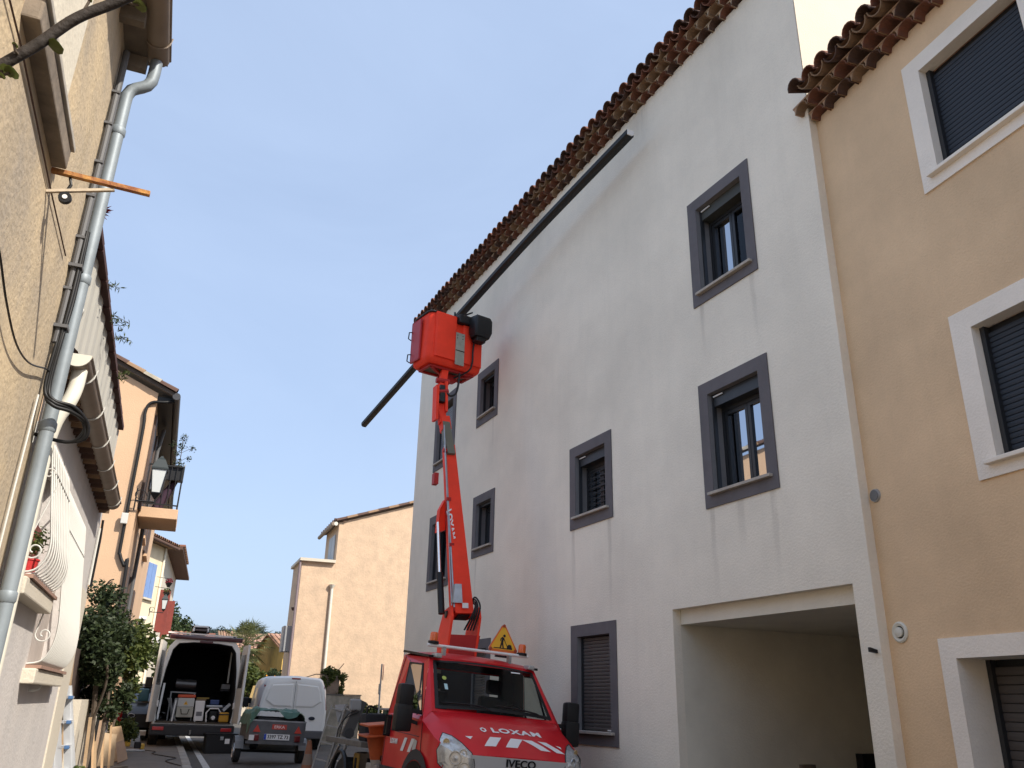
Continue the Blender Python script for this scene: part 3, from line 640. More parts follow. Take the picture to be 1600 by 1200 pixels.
# eaves of the annex: tiles and gutter
gutter(HB, .125, 3.52, .0, 4.35, .075, M_BROWNG, brackets=6, bm_=M_WIRE)
tmB = tile_mesh(.075, .22, .07, .010, 6)
for i in range(25): inst('eave_tile', tmB, HB, Matrix.Translation((.10, .1+i*.178, 3.42)) @ Matrix.Rotation(R(90), 4, 'Z'), M_TERRC if i % 3 else M_TERRB)
MB().box(-.03, .07, 0, 4.6, 3.50, 3.54).build('mortar_course', M_MORT, HB)
MB().poly([(-.03, 0, 3.68), (.12, 0, 3.545), (.12, 4.6, 3.545), (-.03, 4.6, 3.68)]).build('roof', M_TERRC, HB)
MB().prism([(.125+.08*math.cos(math.pi+math.pi*q/12), 3.525+.08*math.sin(math.pi+math.pi*q/12)) for q in range(13)], .012, Matrix.Translation((0, -.016, 0))).build('gutter_end', M_PVC, HB)
MB().tube(smoothpath([(.14, .1, 3.46), (.14, .08, 3.34), (.125, .06, 3.24), (.085, .05, 3.13), (.065, .05, 3.0), (.06, .05, 2.8), (.06, .05, .2)]), .044, 12).build('downpipe', M_PVC, HB, smooth=60)
MB().tube(smoothpath([(.02, .3, 3.56), (.03, .3, 3.80), (.05, .24, 3.90), (.06, .16, 3.88), (.06, .1, 3.78), (.055, .1, 3.62)]), .016, 10).build('vent_pipe', M_PVC, HB, smooth=60)
MB().rbox(-.02, .014, 4.06, 4.876, -.2, 2.62, .004).build('corner_post', M_CREAM, HB)
MB().tube([(.03, 4.75, 3.4), (.035, 4.80, 3.2), (.03, 4.86, 2.7)], .014, 6).build('wall_cable', M_BLACK, HB)
MB().tube([(.02, 4.70, 3.3), (.02, 4.72, 2.7)], .012, 6).build('wall_cable', M_WIRE, HB)
fp = thing('flower_pot', 'red flower pot with a small plant on the first grille sill', 'pot plant', (-.87, 5.80, 2.27))
MB().lathe([(.045, 0), (.06, .09), (.065, .09), (.065, .10)], 14).build('pot', mat('red_pot', (.5, .03, .03), .5), fp)
foliage(260, .02, [((0, .05, .18), .07), ((.0, .25, .26), .09), ((0, .12, .22), .06)], 2).build('foliage', LF_GRN, fp)
MB().tube([(0, 0, .1), (0, .1, .2), (0, .3, .27)], .004, 5).build('stem', M_BARK, fp)
# twigs growing from the roof terrace
def twig(loc, seed, n=3, ln=.5, label='thin bamboo twig leaning out over the roof coping', mt=LF_GRN):
    t = thing('terrace_plant', label, 'plant', loc); rnd = random.Random(seed); st = MB(); lv = MB()
    for i in range(n):
        d = Vector((rnd.uniform(.3, .9), rnd.uniform(-.5, .5), rnd.uniform(.0, .7))).normalized()*ln*rnd.uniform(.6, 1.1); p = Vector((0, 0, 0))
        P = [p+d*t_/5+Vector((0, 0, -.05*(t_/5)**2)) for t_ in range(6)]; st.tube(P, .0022, 4)
        for q in P[2:]:
            for _ in range(5):
                a = Vector((rnd.gauss(0, 1), rnd.gauss(0, 1), rnd.gauss(0, 1)-.3)).normalized()*.055; w_ = a.cross(Vector((rnd.random(), rnd.random(), 1))).normalized()*.005
                lv.quad(q, q+a*.5+w_, q+a, q+a*.5-w_)
    st.build('stem', M_BARK, t); lv.build('foliage', mt, t); return t
twig((-.95, 6.6, 4.62), 1, 2, .22, 'topmost bamboo twig leaning out over the clad roof edge'); twig((-.95, 7.1, 4.62), 2, 3, .28, 'second bamboo twig from the top of the clad roof edge'); twig((-.93, 7.6, 4.58), 3, 2, .22, 'third bamboo twig down the clad roof edge'); twig((-.93, 8.6, 4.56), 4, 3, .28, 'lowest bamboo twig leaning over the clad roof edge')
rp = thing('red_plant', 'dark red spiky plant behind the drainpipe above the clad roof', 'plant', (-.92, 5.7, 4.70)); 
rnd = random.Random(4); b = MB()
for _ in range(60):
    a = Vector((rnd.gauss(0, 1)*.6, rnd.gauss(0, 1)*.6, rnd.gauss(0, 1)*.6)).normalized()*rnd.uniform(.05, .10); w_ = a.cross(Vector((rnd.random(), rnd.random(), 1))).normalized()*.008; o = Vector((0, 0, .08))
    b.quad(o, o+a*.5+w_, o+a, o+a*.5-w_)
b.build('leaves', LF_RED, rp); MB().tube([(0, 0, -.15), (0, 0, .1)], .006, 5).build('stem', M_BARK, rp)

# ================================================================ PEACH HOUSE with balcony
HP = thing('peach_house', 'peach rendered house with brown shutters, black gutter and a small balcony', 'house', (-.95, 17, .3))
def PW(): return MB()
b = MB(); y0, y1 = 17, 28.5
z_e = 7.28
b.poly([(-.95, y0, 0), (-7, y0, 0), (-7, y0, 7.9), (-4.2, y0, 8.75), (-.95, y0, z_e)])
wins = [(17.75, 18.75, 5.0, 6.9), (20.3, 21.3, 5.0, 6.9), (23, 24, 5.0, 6.9), (17.9, 18.9, 2.0, 3.9), (20.3, 21.3, 2.0, 3.9)]
b.poly([(-.95, y0, 0), (-.95, y1, 0), (-.95, y1, z_e), (-.95, y0, z_e)])
b.build('wall', M_PEACH, HP, world=True)
b = MB(); b.poly([(-.66, y0-.12, z_e-.05), (-4.2, y0-.12, 8.84), (-4.2, y1, 8.84), (-.66, y1, z_e-.05)]); b.poly([(-.66, y0-.12, z_e+.03), (-4.2, y0-.12, 8.93), (-4.2, y1, 8.93), (-.66, y1, z_e+.03)])
b.quad((-.66, y0-.12, z_e-.05), (-4.2, y0-.12, 8.84), (-4.2, y0-.12, 8.93), (-.66, y0-.12, z_e+.03)); b.build('roof', mat('grey_brown_roof', (.13, .10, .08), .9, .3, 5), HP, world=True)
tmP = tile_mesh(.10, .42, .085, .014, 5)
for i in range(11):
    t = i*.36; x = -.62-t*.92; z = z_e+.0+t*.415
    inst('verge_tile', tmP, HP, Matrix.Translation((x+.95, -.10, z-.3+.02)) @ Matrix.Rotation(R(90), 4, 'Z') @ Matrix.Rotation(R(24), 4, 'X'), [M_TERRC, M_CONC, M_TERRB][i % 3])
b = MB(); rr = []
g = thing('gutter', None, None); g.parent = HP; g.location = (0, 0, 0)
bpy.data.objects.remove(g)
b.tube([(-.60, y0-.15, z_e-.06), (-.60, y1, z_e-.06)], .075, 12); b.build('gutter', mat('black_gutter', (.035, .035, .04), .5), HP, world=True, smooth=50)
MB().box(-.95, -.66, y0+.02, y1, z_e-.14, z_e-.06).build('soffit', M_BLACK, HP, world=True)
M_BSH = mat('brown_shutter_wood', (.09, .06, .05), .7, .2, 5)
for (a, c, d, e) in wins:
    f = MB().box(-.96, -.935, a, c, d, e).build('window', M_DARK, HP, world=True)
    for s in ((a-.5, a-.01), (c+.01, c+.5)): MB().rbox(-.945, -.90, s[0], s[1], d, e, .005).build('shutter', M_BSH, f, world=True)
    MB().box(-.95, -.85, a-.06, c+.06, d-.07, d-.01).build('sill', M_PEACH, f, world=True)
MB().tube(smoothpath([(-.64, 17.0, 7.15), (-.80, 16.96, 7.1), (-1.04, 16.95, 7.05), (-1.12, 16.95, 6.85), (-1.1, 16.95, 6.4), (-1.1, 16.95, 4.3), (-1.08, 16.95, 4.05), (-.98, 16.95, 3.85), (-.93, 16.95, 3.7), (-.93, 16.95, .4)]), .03, 8).build('downpipe', M_BLACK, HP, world=True, smooth=60)
MB().tube([(-.80, 18.9, 7.1), (-.86, 18.95, 6.6), (-.88, 19.0, .4)], .04, 8).build('downpipe', M_GREYP, HP, world=True)
MB().tube(smoothpath([(-1.1, 16.96, 3.6), (-1.2, 16.96, 3.5), (-1.22, 16.96, 3.0), (-1.28, 16.96, 2.4)]), .012, 6).build('wall_cable', M_BLACK, HP, world=True)
bal = MB().rbox(-.94, -.22, 17.55, 18.95, 4.90, 5.10, .01).build('balcony', M_PEACH, HP, world=True)
for A_, B_, w_ in (((-.95, 17.6, 5.98), (-.26, 17.6, 5.98), .035), ((-.26, 17.6, 5.98), (-.26, 18.9, 5.98), .035), ((-.95, 17.6, 5.18), (-.26, 17.6, 5.18), .025), ((-.26, 17.6, 5.18), (-.26, 18.9, 5.18), .025), ((-.95, 18.9, 5.98), (-.26, 18.9, 5.98), .035)): MB().bar(A_, B_, w_, .025).build('rail', M_BLACK, bal, world=True)
k = MB().box(-.007, .007, -.007, .007, -.8, 0); k = k.build('baluster', M_BLACK, bal)
me = k.data; k.matrix_local = Matrix.Translation((-.26+.95, .6, 5.98-.3))
for i in range(7): inst('baluster', me, bal, Matrix.Translation((-.36-i*.105+.95, .6, 5.98-.3)))
for i in range(1, 13): inst('baluster', me, bal, Matrix.Translation((-.26+.95, .6+i*.105, 5.98-.3)))
bp = thing('balcony_box_plant', 'black planter box with a wispy plant on the balcony rail', 'planter', (-.45, 17.62, 5.75))
MB().rbox(-.16, .22, .02, .2, -.05, .26, .01).build('box', M_BLACK, bp)
b = MB(); b.tube([(.08, .1, .2), (.10, .1, .5), (.09, .1, .85)], .008, 5)
for i, (dx, dz) in enumerate(((-.2, .75), (-.14, .6), (.22, .68), (.2, .5), (-.12, .45), (.05, .95))): b.tube([(.10, .1, dz-.12), (.1+dx*.6, .1, dz-.03), (.1+dx, .1, dz)], .004, 4)
b.build('stem', M_BARK, bp); foliage(420, .028, [((.1, .1, .88), .10), ((-.1, .1, .72), .08), ((.3, .1, .66), .08), ((.02, .1, .55), .08), ((.25, .1, .45), .08), ((.08, .1, .3), .14), ((.1, .1, .7), .1)], 6).build('foliage', LF_DARK, bp)
um = thing('closed_parasol', 'folded dark purple parasol leaning in the balcony corner', 'parasol', (-.55, 17.85, 5.12))
MB().tube([(-.1, 0, 0), (.05, 0, .35), (.22, 0, .72), (.28, 0, .88)], [.10, .09, .05, .015], 9).build('canopy', mat('plum_cloth', (.04, .018, .035), .9), um, smooth=60); MB().tube([(.2, 0, .7), (.32, 0, .98)], .01, 6).build('pole', M_WIRE, um)
sc = thing('balcony_chair', 'dark metal chair behind the balcony railing', 'chair', (-.72, 18.0, 5.1))
MB().box(-.12, .12, -.15, .15, .4, .43).build('seat', M_BLACK, sc); MB().box(-.14, -.11, -.15, .15, .43, .8).build('backrest', M_BLACK, sc)
for i, (x, y) in enumerate(((-.1, -.13), (.1, -.13), (-.1, .13), (.1, .13))): MB().box(x-.01, x+.01, y-.01, y+.01, 0, .4).build('leg', M_BLACK, sc)
def lantern(loc, s, label, arm):
    t = thing('street_lantern', label, 'lantern', loc, group=None); q = R(45)
    def ring(r, z): return [Vector((r*math.cos(q+k*math.pi/2), r*math.sin(q+k*math.pi/2), z)) for k in range(4)]
    b = MB(); b.loft([ring(.27*s, .30*s), ring(.27*s, .34*s), ring(.13*s, .56*s), ring(.08*s, .6*s), ring(.03*s, .66*s)]); b.build('lamp_cap', mat('lantern_green_black', (.015, .022, .022), .5), t)
    b = MB(); b.loft([ring(.13*s, -.28*s), ring(.235*s, .30*s)]); b.build('glass', M_LAMPW, t)
    b = MB(); [b.bar(p, r_, .02*s) for p, r_ in zip(ring(.14*s, -.29*s), ring(.25*s, .30*s))]; b.loft([ring(.04*s, -.42*s), ring(.15*s, -.30*s), ring(.15*s, -.27*s)])
    for A, B in ((ring(.25*s, .3*s), ring(.25*s, .3*s)), (ring(.15*s, -.28*s), ring(.15*s, -.28*s))):
        for k_ in range(4): b.bar(A[k_], B[(k_+1) % 4], .022*s)
    b.build('cage', M_BLACK, t)
    b = MB(); b.tube([(-arm, 0, -.5*s), (0, 0, -.5*s), (0, 0, -.4*s)], .018*s+.004, 6)
    b.tube([(-arm+.12*math.cos(i*.4)*(1-i*.04)+.06, 0, -.36*s+.12*math.sin(i*.4)*(1-i*.04)) for i in range(18)], .008, 5); b.tube([(-arm, 0, -.75*s), (-arm, 0, -.2*s)], .015, 6); b.build('bracket', M_BLACK, t); return t
lantern((-.66, 16.85, 5.45), .78, 'black lantern with white glass on the corner of the peach house', .33)
sg = MB().rbox(-.12, .12, -.03, .03, -.18, .16, .02).build('wall_box', M_WIRE, None); sg.location = (-1.12, 16.9, 4.72); sg.scale = (.5, 1, .6); tag(sg, 'small white wall lamp beside the balcony slab', 'wall lamp')
# ================================================================ CREAM HOUSE with blue shutters (street bends towards the camera)
HC = thing('cream_house', 'cream house with blue shutters further down the left side', 'house', (-2.45, 39.2, .4), (0, 0, math.pi/2-R(22)))
# local x along the facade (away), y inwards; the street side is -y
b = MB(); b.box(-2.5, 4.6, 0, 6, -.5, 7.9); b.build('wall', mat('cream_render', (.74, .63, .44), .9, .15, 1, .3, 40), HC)
MB().box(-2.5, 4.7, -.42, 3, 7.93, 8.02).build('roof', M_TERRB, HC)
MB().tube([(-2.5, -.50, 7.92), (4.7, -.50, 7.92)], .08, 8).build('gutter', M_TERRC, HC, smooth=50)
tmC = tile_mesh(.11, .4, .1, .016, 5)
for i in range(30): inst('eave_tile', tmC, HC, Matrix.Translation((-2.4+i*.24, -.56, 8.03)), [M_TERRA, M_TERRC, M_TERRB][i % 3])
for a, z0, z1 in ((1.35, 5.45, 7.0), (2.75, 5.45, 7.0)):
    f = MB().box(a, a+.9, -.02, .05, z0, z1).build('window', M_DARK, HC)
    for s in ((a-.46, a-.02), (a+.92, a+1.36)) if a < 2 else ((a+.0, a+.44), (a+.47, a+.9)): MB().rbox(s[0], s[1], -.06, -.022, z0, z1, .006).build('shutter', M_BLUE, f)
    MB().box(a-.1, a+1.0, -.12, 0, z0-.1, z0-.02).build('sill', M_CREAM, f)
MB().tube([(4.3, -.05, 7.9), (4.3, -.06, 0)], .05, 7).build('downpipe', M_PVC, HC)
f = MB().box(-1.3, -.5, -.02, .05, 4.6, 7.4).build('window', M_DARK, HC); MB().rbox(-.52, -.46, -.42, -.02, 4.6, 7.4, .006).build('shutter', M_OXRED, f)
plant_ = thing('wall_climber', 'thin climbing plant on the cream wall under the blue shutters', 'climber', (-1.95, 39.4, 4.3)); foliage(260, .06, [((.0, 0, .3), .28), ((.2, .1, -.3), .3), ((.1, 0, .8), .2)], 71, elong=2).build('foliage', LF_GRN, plant_); MB().tube([(.1, .1, -4), (.05, .1, 0), (.1, .1, .9)], .02, 5).build('stem', M_BARK, plant_)
lantern((-1.10, 29.0, 5.32), .5, 'small black lantern in front of the cream house wall', .3)
HD = thing('white_house', 'narrow white house beyond the blue shuttered one', 'house', (-.78, 44.0, .4), (0, 0, math.pi/2-R(3)))
MB().box(0, 12, 0, 6, -.5, 8.0).build('wall', M_CREAM, HD); MB().box(-.1, 12, -.75, 3, 8.02, 8.16).build('roof', M_TERRC, HD)
tmD = tile_mesh(.11, .4, .1, .016, 5)
for i in range(24): inst('eave_tile', tmD, HD, Matrix.Translation((i*.26, -.85, 8.16)), [M_TERRA, M_TERRC, M_TERRB][i % 3])
for a in (.5, 5.6):
    f = MB().box(a, a+.9, -.02, .02, 4.1, 5.8).build('window', M_DARK, HD); MB().rbox(a-.04, a, -.50, -.02, 4.1, 6.1, .004).build('shutter', M_OXRED, f)
MB().rbox(-.05, 1.4, -.35, -.0, 3.6, 3.85, .01).build('balcony', M_WHITEP, HD)
lantern((-.38, 36.5, 5.05), .62, 'white glass lantern hanging beside the distant pine', .5)
for i, (x, y, z, lab) in enumerate(((-.36, 38.0, 6.05, 'upper hanging basket by the white house, red flowers'), (-.38, 38.0, 5.65, 'lower hanging basket by the white house, green leaves'))):
    t = thing('hanging_basket', lab, 'hanging basket', (x, y, z)); MB().lathe([(.05, -.15), (.13, 0), (.14, .03)], 10).build('basket', M_BLACK, t); foliage(120, .05, [((0, 0, .08), .15)], 20+i).build('foliage', LF_RED if i == 0 else LF_GRN, t); MB().tube([(0, 0, .2), (-.5, 0, .25)], .01, 4).build('bracket', M_BLACK, t)

# ================================================================ VEHICLES
def wheel(parent, x, y, z, r, wd, side=1, rim=M_STEEL):
    T = Matrix.Translation((x, y, z)) @ Matrix.Rotation(R(90), 4, 'Y')
    t = MB().lathe([(r*.62, -wd/2), (r*.9, -wd/2), (r, -wd*.32), (r, wd*.32), (r*.9, wd/2), (r*.62, wd/2)], 28, T).build('wheel', M_RUBBER, parent, smooth=35)
    T2 = Matrix.Translation((x+side*wd*.2, y, z)) @ Matrix.Rotation(R(90)*side, 4, 'Y')
    MB().lathe([(r*.63, 0), (r*.60, .06), (r*.5, .03), (r*.2, .05), (.001, .05)], 24, T2).build('rim', rim, t, smooth=35)
    return t
def rim_panel(b, outer, inner):
    n = len(outer); b.add(list(outer)+list(inner), [(i, (i+1) % n, (i+1) % n+n, i+n) for i in range(n)])
def inset(P, d):     # shrink polygon towards its centre by approx distance d along both edges
    P = [Vector(p) for p in P]; n = len(P); out = []
    for i in range(n):
        a, b_, c = P[i-1], P[i], P[(i+1) % n]; e1 = (a-b_).normalized(); e2 = (c-b_).normalized()
        s = max(.3, e1.cross(e2).length); out.append(b_+(e1+e2)*d/s)
    return out
from mathutils.bvhtree import BVHTree
# ---- lift truck
LT = thing('lift_truck', 'red cab truck with raised orange red boom and work basket, facing the camera', 'truck', (4.02, 9.82, .025), (0, .0745, .0713))
def ring(y, zb, hw, z1, hs, zt, c=.02, hb=None):
    hb = hb or hw
    return [Vector(p) for p in ((-hb, y, zb), (-hw, y, zb+.12), (-hw, y, z1), (-hs, y, zt), (-hs*.5, y, zt+c*.8), (0, y, zt+c), (hs*.5, y, zt+c*.8), (hs, y, zt), (hw, y, z1), (hw, y, zb+.12), (hb, y, zb))]
RG = [ring(.06, .70, .66, .96, .60, .985, .012), ring(.14, .62, .80, .99, .64, 1.03, .02), ring(.26, .55, .90, 1.04, .70, 1.115, .025), ring(.45, .5, .965, 1.13, .78, 1.225, .03), ring(.65, .5, .985, 1.22, .84, 1.325, .03), ring(.86, .5, .995, 1.31, .885, 1.42, .03), ring(1.3, .5, .998, 1.34, .93, 1.40, 0), ring(2.28, .5, .99, 1.36, .95, 1.40, 0)]
MB().loft(RG).build('body', M_RED, LT, smooth=32)
# bumper, wheel-arch trims, sills
def bring(y, hw, z0, z1): return [Vector(p) for p in ((-hw, y, z0), (-hw, y, z1), (hw, y, z1), (hw, y, z0))]
MB().loft([bring(-.02, .62, .32, .66), bring(.02, .80, .3, .70), bring(.12, .92, .3, .72), bring(.35, 1.0, .3, .80), bring(.46, 1.01, .3, .78)]).build('bumper', mat('grey_bumper', (.045, .045, .047), .7, spec=.3), LT, smooth=40)
for s in (-1, 1):
    arch = MB()
    pr = [(s*1.005, .93+.46*math.cos(a), .40+.46*math.sin(a)) for a in [R(q) for q in range(0, 181, 15)]]
    pr2 = [(s*1.005, .93+.56*math.cos(a), .40+.58*math.sin(a)) for a in [R(q) for q in range(0, 181, 15)]]
    for k_ in range(12): arch.quad(pr[k_], pr[k_+1], pr2[k_+1], pr2[k_])
    arch.build('arch_trim', mat('grey_bumper', (0, 0, 0)), LT)
    MB().box(s*.985, s*1.01, 1.48, 2.28, .45, .72).build('sill_trim', mat('grey_bumper', (0, 0, 0)), LT)
    MB().lathe([(.45, 0), (.001, 0)], 26, Matrix.Translation((s*1.003, .93, .40)) @ Matrix.Rotation(R(90), 4, 'Y')).build('wheel_arch', M_BLACK, LT)
    wheel(LT, s*.86, .93, .36, .345, .22, s); wheel(LT, s*.86, 4.35, .36, .345, .22, s)
# grille band
g = MB().poly([(-.62, .048, .72), (.62, .048, .72), (.64, .052, .985), (-.64, .052, .985)]).build('grille_panel', mat('silver_plastic', (.50, .49, .48), .5), LT)
MB().rbox(-.42, .42, .03, .05, .72, .855, .01).build('grille', M_BLACK, g)
Tt = frame_from((.0, .036, .925), (1, 0, 0), (0, -1, 0)); text('IVECO', .115, Tt, M_BLACK, LT, 'badge', bold=.002, ext=.006, xs=1.2)
# greenhouse
Bf = [Vector((s*.885, .86, 1.425)) for s in (-1, 1)]; Tf = [Vector((s*.79, 1.43, 2.10)) for s in (-1, 1)]; Br = [Vector((s*.95, 2.28, 1.40)) for s in (-1, 1)]; Tr = [Vector((s*.86, 2.28, 2.16)) for s in (-1, 1)]
pil = MB()
ws = [Bf[0], Bf[1], Tf[1], Tf[0]]; nrm = (ws[1]-ws[0]).cross(ws[3]-ws[0]).normalized()
wi = inset(ws, .045); wi[0].z -= .0; rim_panel(pil, ws, wi)
gl = [p-nrm*.0 for p in wi]
wsg = MB(); 
# slightly bowed windscreen
gridn = 12; vs = []; fs = []
for j in range(5):
    for i in range(gridn+1):
        u = i/gridn; v = j/4; p = (wi[0]*(1-u)+wi[1]*u)*(1-v)+(wi[3]*(1-u)+wi[2]*u)*v; vs.append(p+nrm*.05*math.sin(math.pi*u)*1.0)
for j in range(4):
    for i in range(gridn): a = j*(gridn+1)+i; fs.append((a, a+1, a+gridn+2, a+gridn+1))
wsg.add(vs, fs); wg = wsg.build('windscreen', M_CARGL, LT, smooth=60)
bd = MB()
for i in range(gridn):       # black ceramic border, bottom and top strips plus sides following the bow
    for (v0, v1) in ((0, .07), (.955, 1.0)):
        q = []
        for u, v in ((i/gridn, v0), ((i+1)/gridn, v0), ((i+1)/gridn, v1), (i/gridn, v1)):
            p = (wi[0]*(1-u)+wi[1]*u)*(1-v)+(wi[3]*(1-u)+wi[2]*u)*v; q.append(p+nrm*(.05*math.sin(math.pi*u)+.004))
        bd.poly(q)
for (a_, b_) in ((0, .03), (.97, 1)):
    q = []
    for u, v in ((a_, 0), (b_, 0), (b_, 1), (a_, 1)):
        p = (wi[0]*(1-u)+wi[1]*u)*(1-v)+(wi[3]*(1-u)+wi[2]*u)*v; q.append(p+nrm*(.05*math.sin(math.pi*u)+.005))
    bd.poly(q)
bd.build('windscreen_seal', M_BLACK, wg)
for s in (0, 1):
    side = [Bf[s], Br[s], Tr[s], Tf[s]]; x = -1 if s == 0 else 1
    win = [Vector((x*.945, 1.02, 1.33)), Vector((x*.955, 1.93, 1.36)), Vector((x*.885, 1.93, 2.05)), Vector((x*.832, 1.50, 2.02))]
    # roof side and pillars as a ring round the door window
    out = [Vector((x*.995, .88, 1.315)), Vector((x*.99, 2.28, 1.36)), Tr[s], Tf[s]]
    rim_panel(pil, out, win)
    pil.poly([Vector((x*.995, .86, 1.31)), Bf[s], Tf[s]])
    sw = MB().poly(win).build('side_window', M_CARGL, LT)
    bb = MB(); wo = [p+Vector((x*.006, 0, 0)) for p in win]; rim_panel(bb, wo, inset(wo, .022)); bb.bar(wo[0]*.82+wo[1]*.18, wo[3]*.95+wo[2]*.05, .02); bb.build('window_seal', M_BLACK, sw)
    MB().rbox(x*.985, x*1.03, 2.06, 2.19, 1.10, 1.33, .02).build('door_handle', M_BLACK, LT)
    bb = MB(); bb.tube([(x*.998, .80, .95), (x*1.0, .83, 1.28)], .004, 4); bb.tube([(x*.998, 2.22, .52), (x*.998, 2.24, 1.36), (x*.87, 2.16, 2.14)], .004, 4); bb.tube([(x*1.001, .9, 1.12), (x*1.001, 2.2, 1.17)], .004, 4); bb.build('door_seam', M_BLACK, LT)
    m_ = thing('mirror', None, None); m_.parent = LT; m_.location = (x*1.2, 1.02, 1.42)
    MB().rbox(-.10, .10, -.07, .09, .02, .30, .045).build('upper_shell', M_BLACK, m_, smooth=40); MB().rbox(-.11, .11, -.08, .09, -.26, .06, .04).build('lower_shell', M_BLACK, m_, smooth=40)
    MB().bar((-x*.24, .02, -.02), (0, .02, .0), .07, .05).build('arm', M_BLACK, m_); MB().bar((-x*.24, .02, -.16), (0, .02, -.1), .04, .04).build('arm', M_BLACK, m_)
    # headlight
    P2 = [(.865, 1.19), (.915, 1.12), (.945, 1.0), (.93, .86), (.84, .74), (.70, .715), (.60, .76), (.585, .88), (.62, 1.0), (.70, 1.10), (.78, 1.165)]
    if x < 0: hb0 = MB().loft(RG); bvf = BVHTree.FromPolygons([Vector(v) for v in hb0.v], hb0.f)
    def on_front(xx, zz, lift):
        h_ = bvf.ray_cast(Vector((x*min(xx, .962), -1, zz)), Vector((0, 1, 0)))[0]
        return (h_ if h_ else Vector((x*xx, .3, zz)))+Vector((x*lift*.5, -lift, lift*.3))
    cx2 = sum(p[0] for p in P2)/len(P2); cz2 = sum(p[1] for p in P2)/len(P2)
    P3 = [(a_[0]+(b_[0]-a_[0])*t_, a_[1]+(b_[1]-a_[1])*t_) for a_, b_ in zip(P2, P2[1:]+P2[:1]) for t_ in (0, .5)]; k_ = len(P3); NR = 7
    def dome(l0, l1):
        vs = [on_front(cx2+(p[0]-cx2)*(1-r_/NR), cz2+(p[1]-cz2)*(1-r_/NR), l0+(l1-l0)*math.sin(min(1, r_/NR*1.6)*math.pi/2)) for r_ in range(NR) for p in P3]+[on_front(cx2, cz2, l1)]
        fs = [(r_*k_+i, r_*k_+(i+1) % k_, (r_+1)*k_+(i+1) % k_, (r_+1)*k_+i) for r_ in range(NR-1) for i in range(k_)]+[((NR-1)*k_+i, (NR-1)*k_+(i+1) % k_, NR*k_) for i in range(k_)]
        return vs, fs
    P = dome(.006, .05)[0][:k_]
    h = MB().add(*dome(.010, .055)).build('headlight', glass('headlight_glass', (.97, .97, .97), .03, .12) if 'headlight_glass' not in MATS else MATS['headlight_glass'], LT, smooth=60)
    MB().add(*dome(.008, .022)).build('reflector', mat('lamp_chrome', (.72, .72, .70), .25, .35, 12, metal=.4), h)
    for a_, z_, r_, mt in ((.80, .93, .072, M_ALU), (.70, .83, .062, M_ALU), (.86, 1.09, .036, mat('amber_soft', (.60, .42, .20), .3)), (.72, .985, .045, M_ALU)):
        d = Vector((-x*.55, 1, 0)).normalized(); Tq = frame_from(on_front(a_, z_, .024), (0, 0, 1), -d)
        MB().lathe([(r_*1.05, 0), (r_*1.05, .010), (r_*.92, .010), (r_*.85, .002), (r_*.4, .0), (.001, .012)], 20, Tq).build('lens', mt, h, smooth=50)
    MB().tube([*P, P[0]], .006, 5).build('headlight_seal', M_BLACK, LT)
    MB().rbox(x*.70-.05, x*.70+.05, 1.32, 1.50, 2.10, 2.16, .02).build('marker_lamp', mat('clear_lens', (.4, .4, .38), .2, coat=1), LT)
    MB().bar((x*.79, 1.38, 2.115), (x*.86, 2.25, 2.205), .07, .03).build('roof_trim', M_BLACK, LT)
pil.poly([Br[0], Br[1], Vector((.9, 2.28, 1.55)), Vector((-.9, 2.28, 1.55))]); pil.poly([Vector((-.86, 2.28, 2.02)), Vector((.86, 2.28, 2.02)), Tr[1], Tr[0]])
for x in (-1, 1): pil.quad((x*.93, 2.28, 1.5), (x*.72, 2.28, 1.5), (x*.70, 2.28, 2.08), (x*.86, 2.28, 2.08))
pil.build('pillars', M_RED, LT)
def rr(y, hw, z, c): return [Vector((-hw, y, z-.03)), Vector((-hw*.93, y, z)), Vector((-hw*.5, y, z+c*.8)), Vector((0, y, z+c)), Vector((hw*.5, y, z+c*.8)), Vector((hw*.93, y, z)), Vector((hw, y, z-.03))]
MB().loft([rr(1.425, .79, 2.105, .015), rr(1.55, .82, 2.15, .03), rr(1.9, .85, 2.19, .04), rr(2.29, .86, 2.19, .03)]).build('roof', M_RED, LT, smooth=40)
# cab interior
ci = MB(); sc_ = .93
for x in (-1, 1): ci.poly([(x*.86, 1.0, 1.0), (x*.88, 2.24, 1.0), (x*.88, 2.24, 1.33), (x*.88, 1.0, 1.30)])
ci.quad((-.88, 2.25, .9), (.88, 2.25, .9), (.88, 2.25, 1.45), (-.88, 2.25, 1.45)); ci.quad((-.84, 2.25, 2.04), (.84, 2.25, 2.04), (.82, 2.25, 2.14), (-.82, 2.25, 2.14))
for x in (-1, 1): ci.quad((x*.975, 2.26, 1.3), (x*.66, 2.26, 1.3), (x*.64, 2.26, 2.13), (x*.86, 2.26, 2.13)); ci.quad((x*.962, 1.925, 1.2), (x*.968, 2.265, 1.2), (x*.865, 2.265, 2.12), (x*.878, 1.925, 2.07))
ci.quad((-.77, 1.48, 2.10), (.77, 1.48, 2.10), (.82, 2.25, 2.14), (-.82, 2.25, 2.14)); ci.quad((-.84, .95, 1.02), (.84, .95, 1.02), (.86, 2.25, 1.02), (-.86, 2.25, 1.02))
ci.build('cab_lining', mat('cab_lining', (.06, .065, .06), .8), LT)
MB().rbox(-.86, .86, .90, 1.25, 1.10, 1.42, .04).build('dashboard', mat('dash_plastic', (.03, .032, .032), .8), LT)
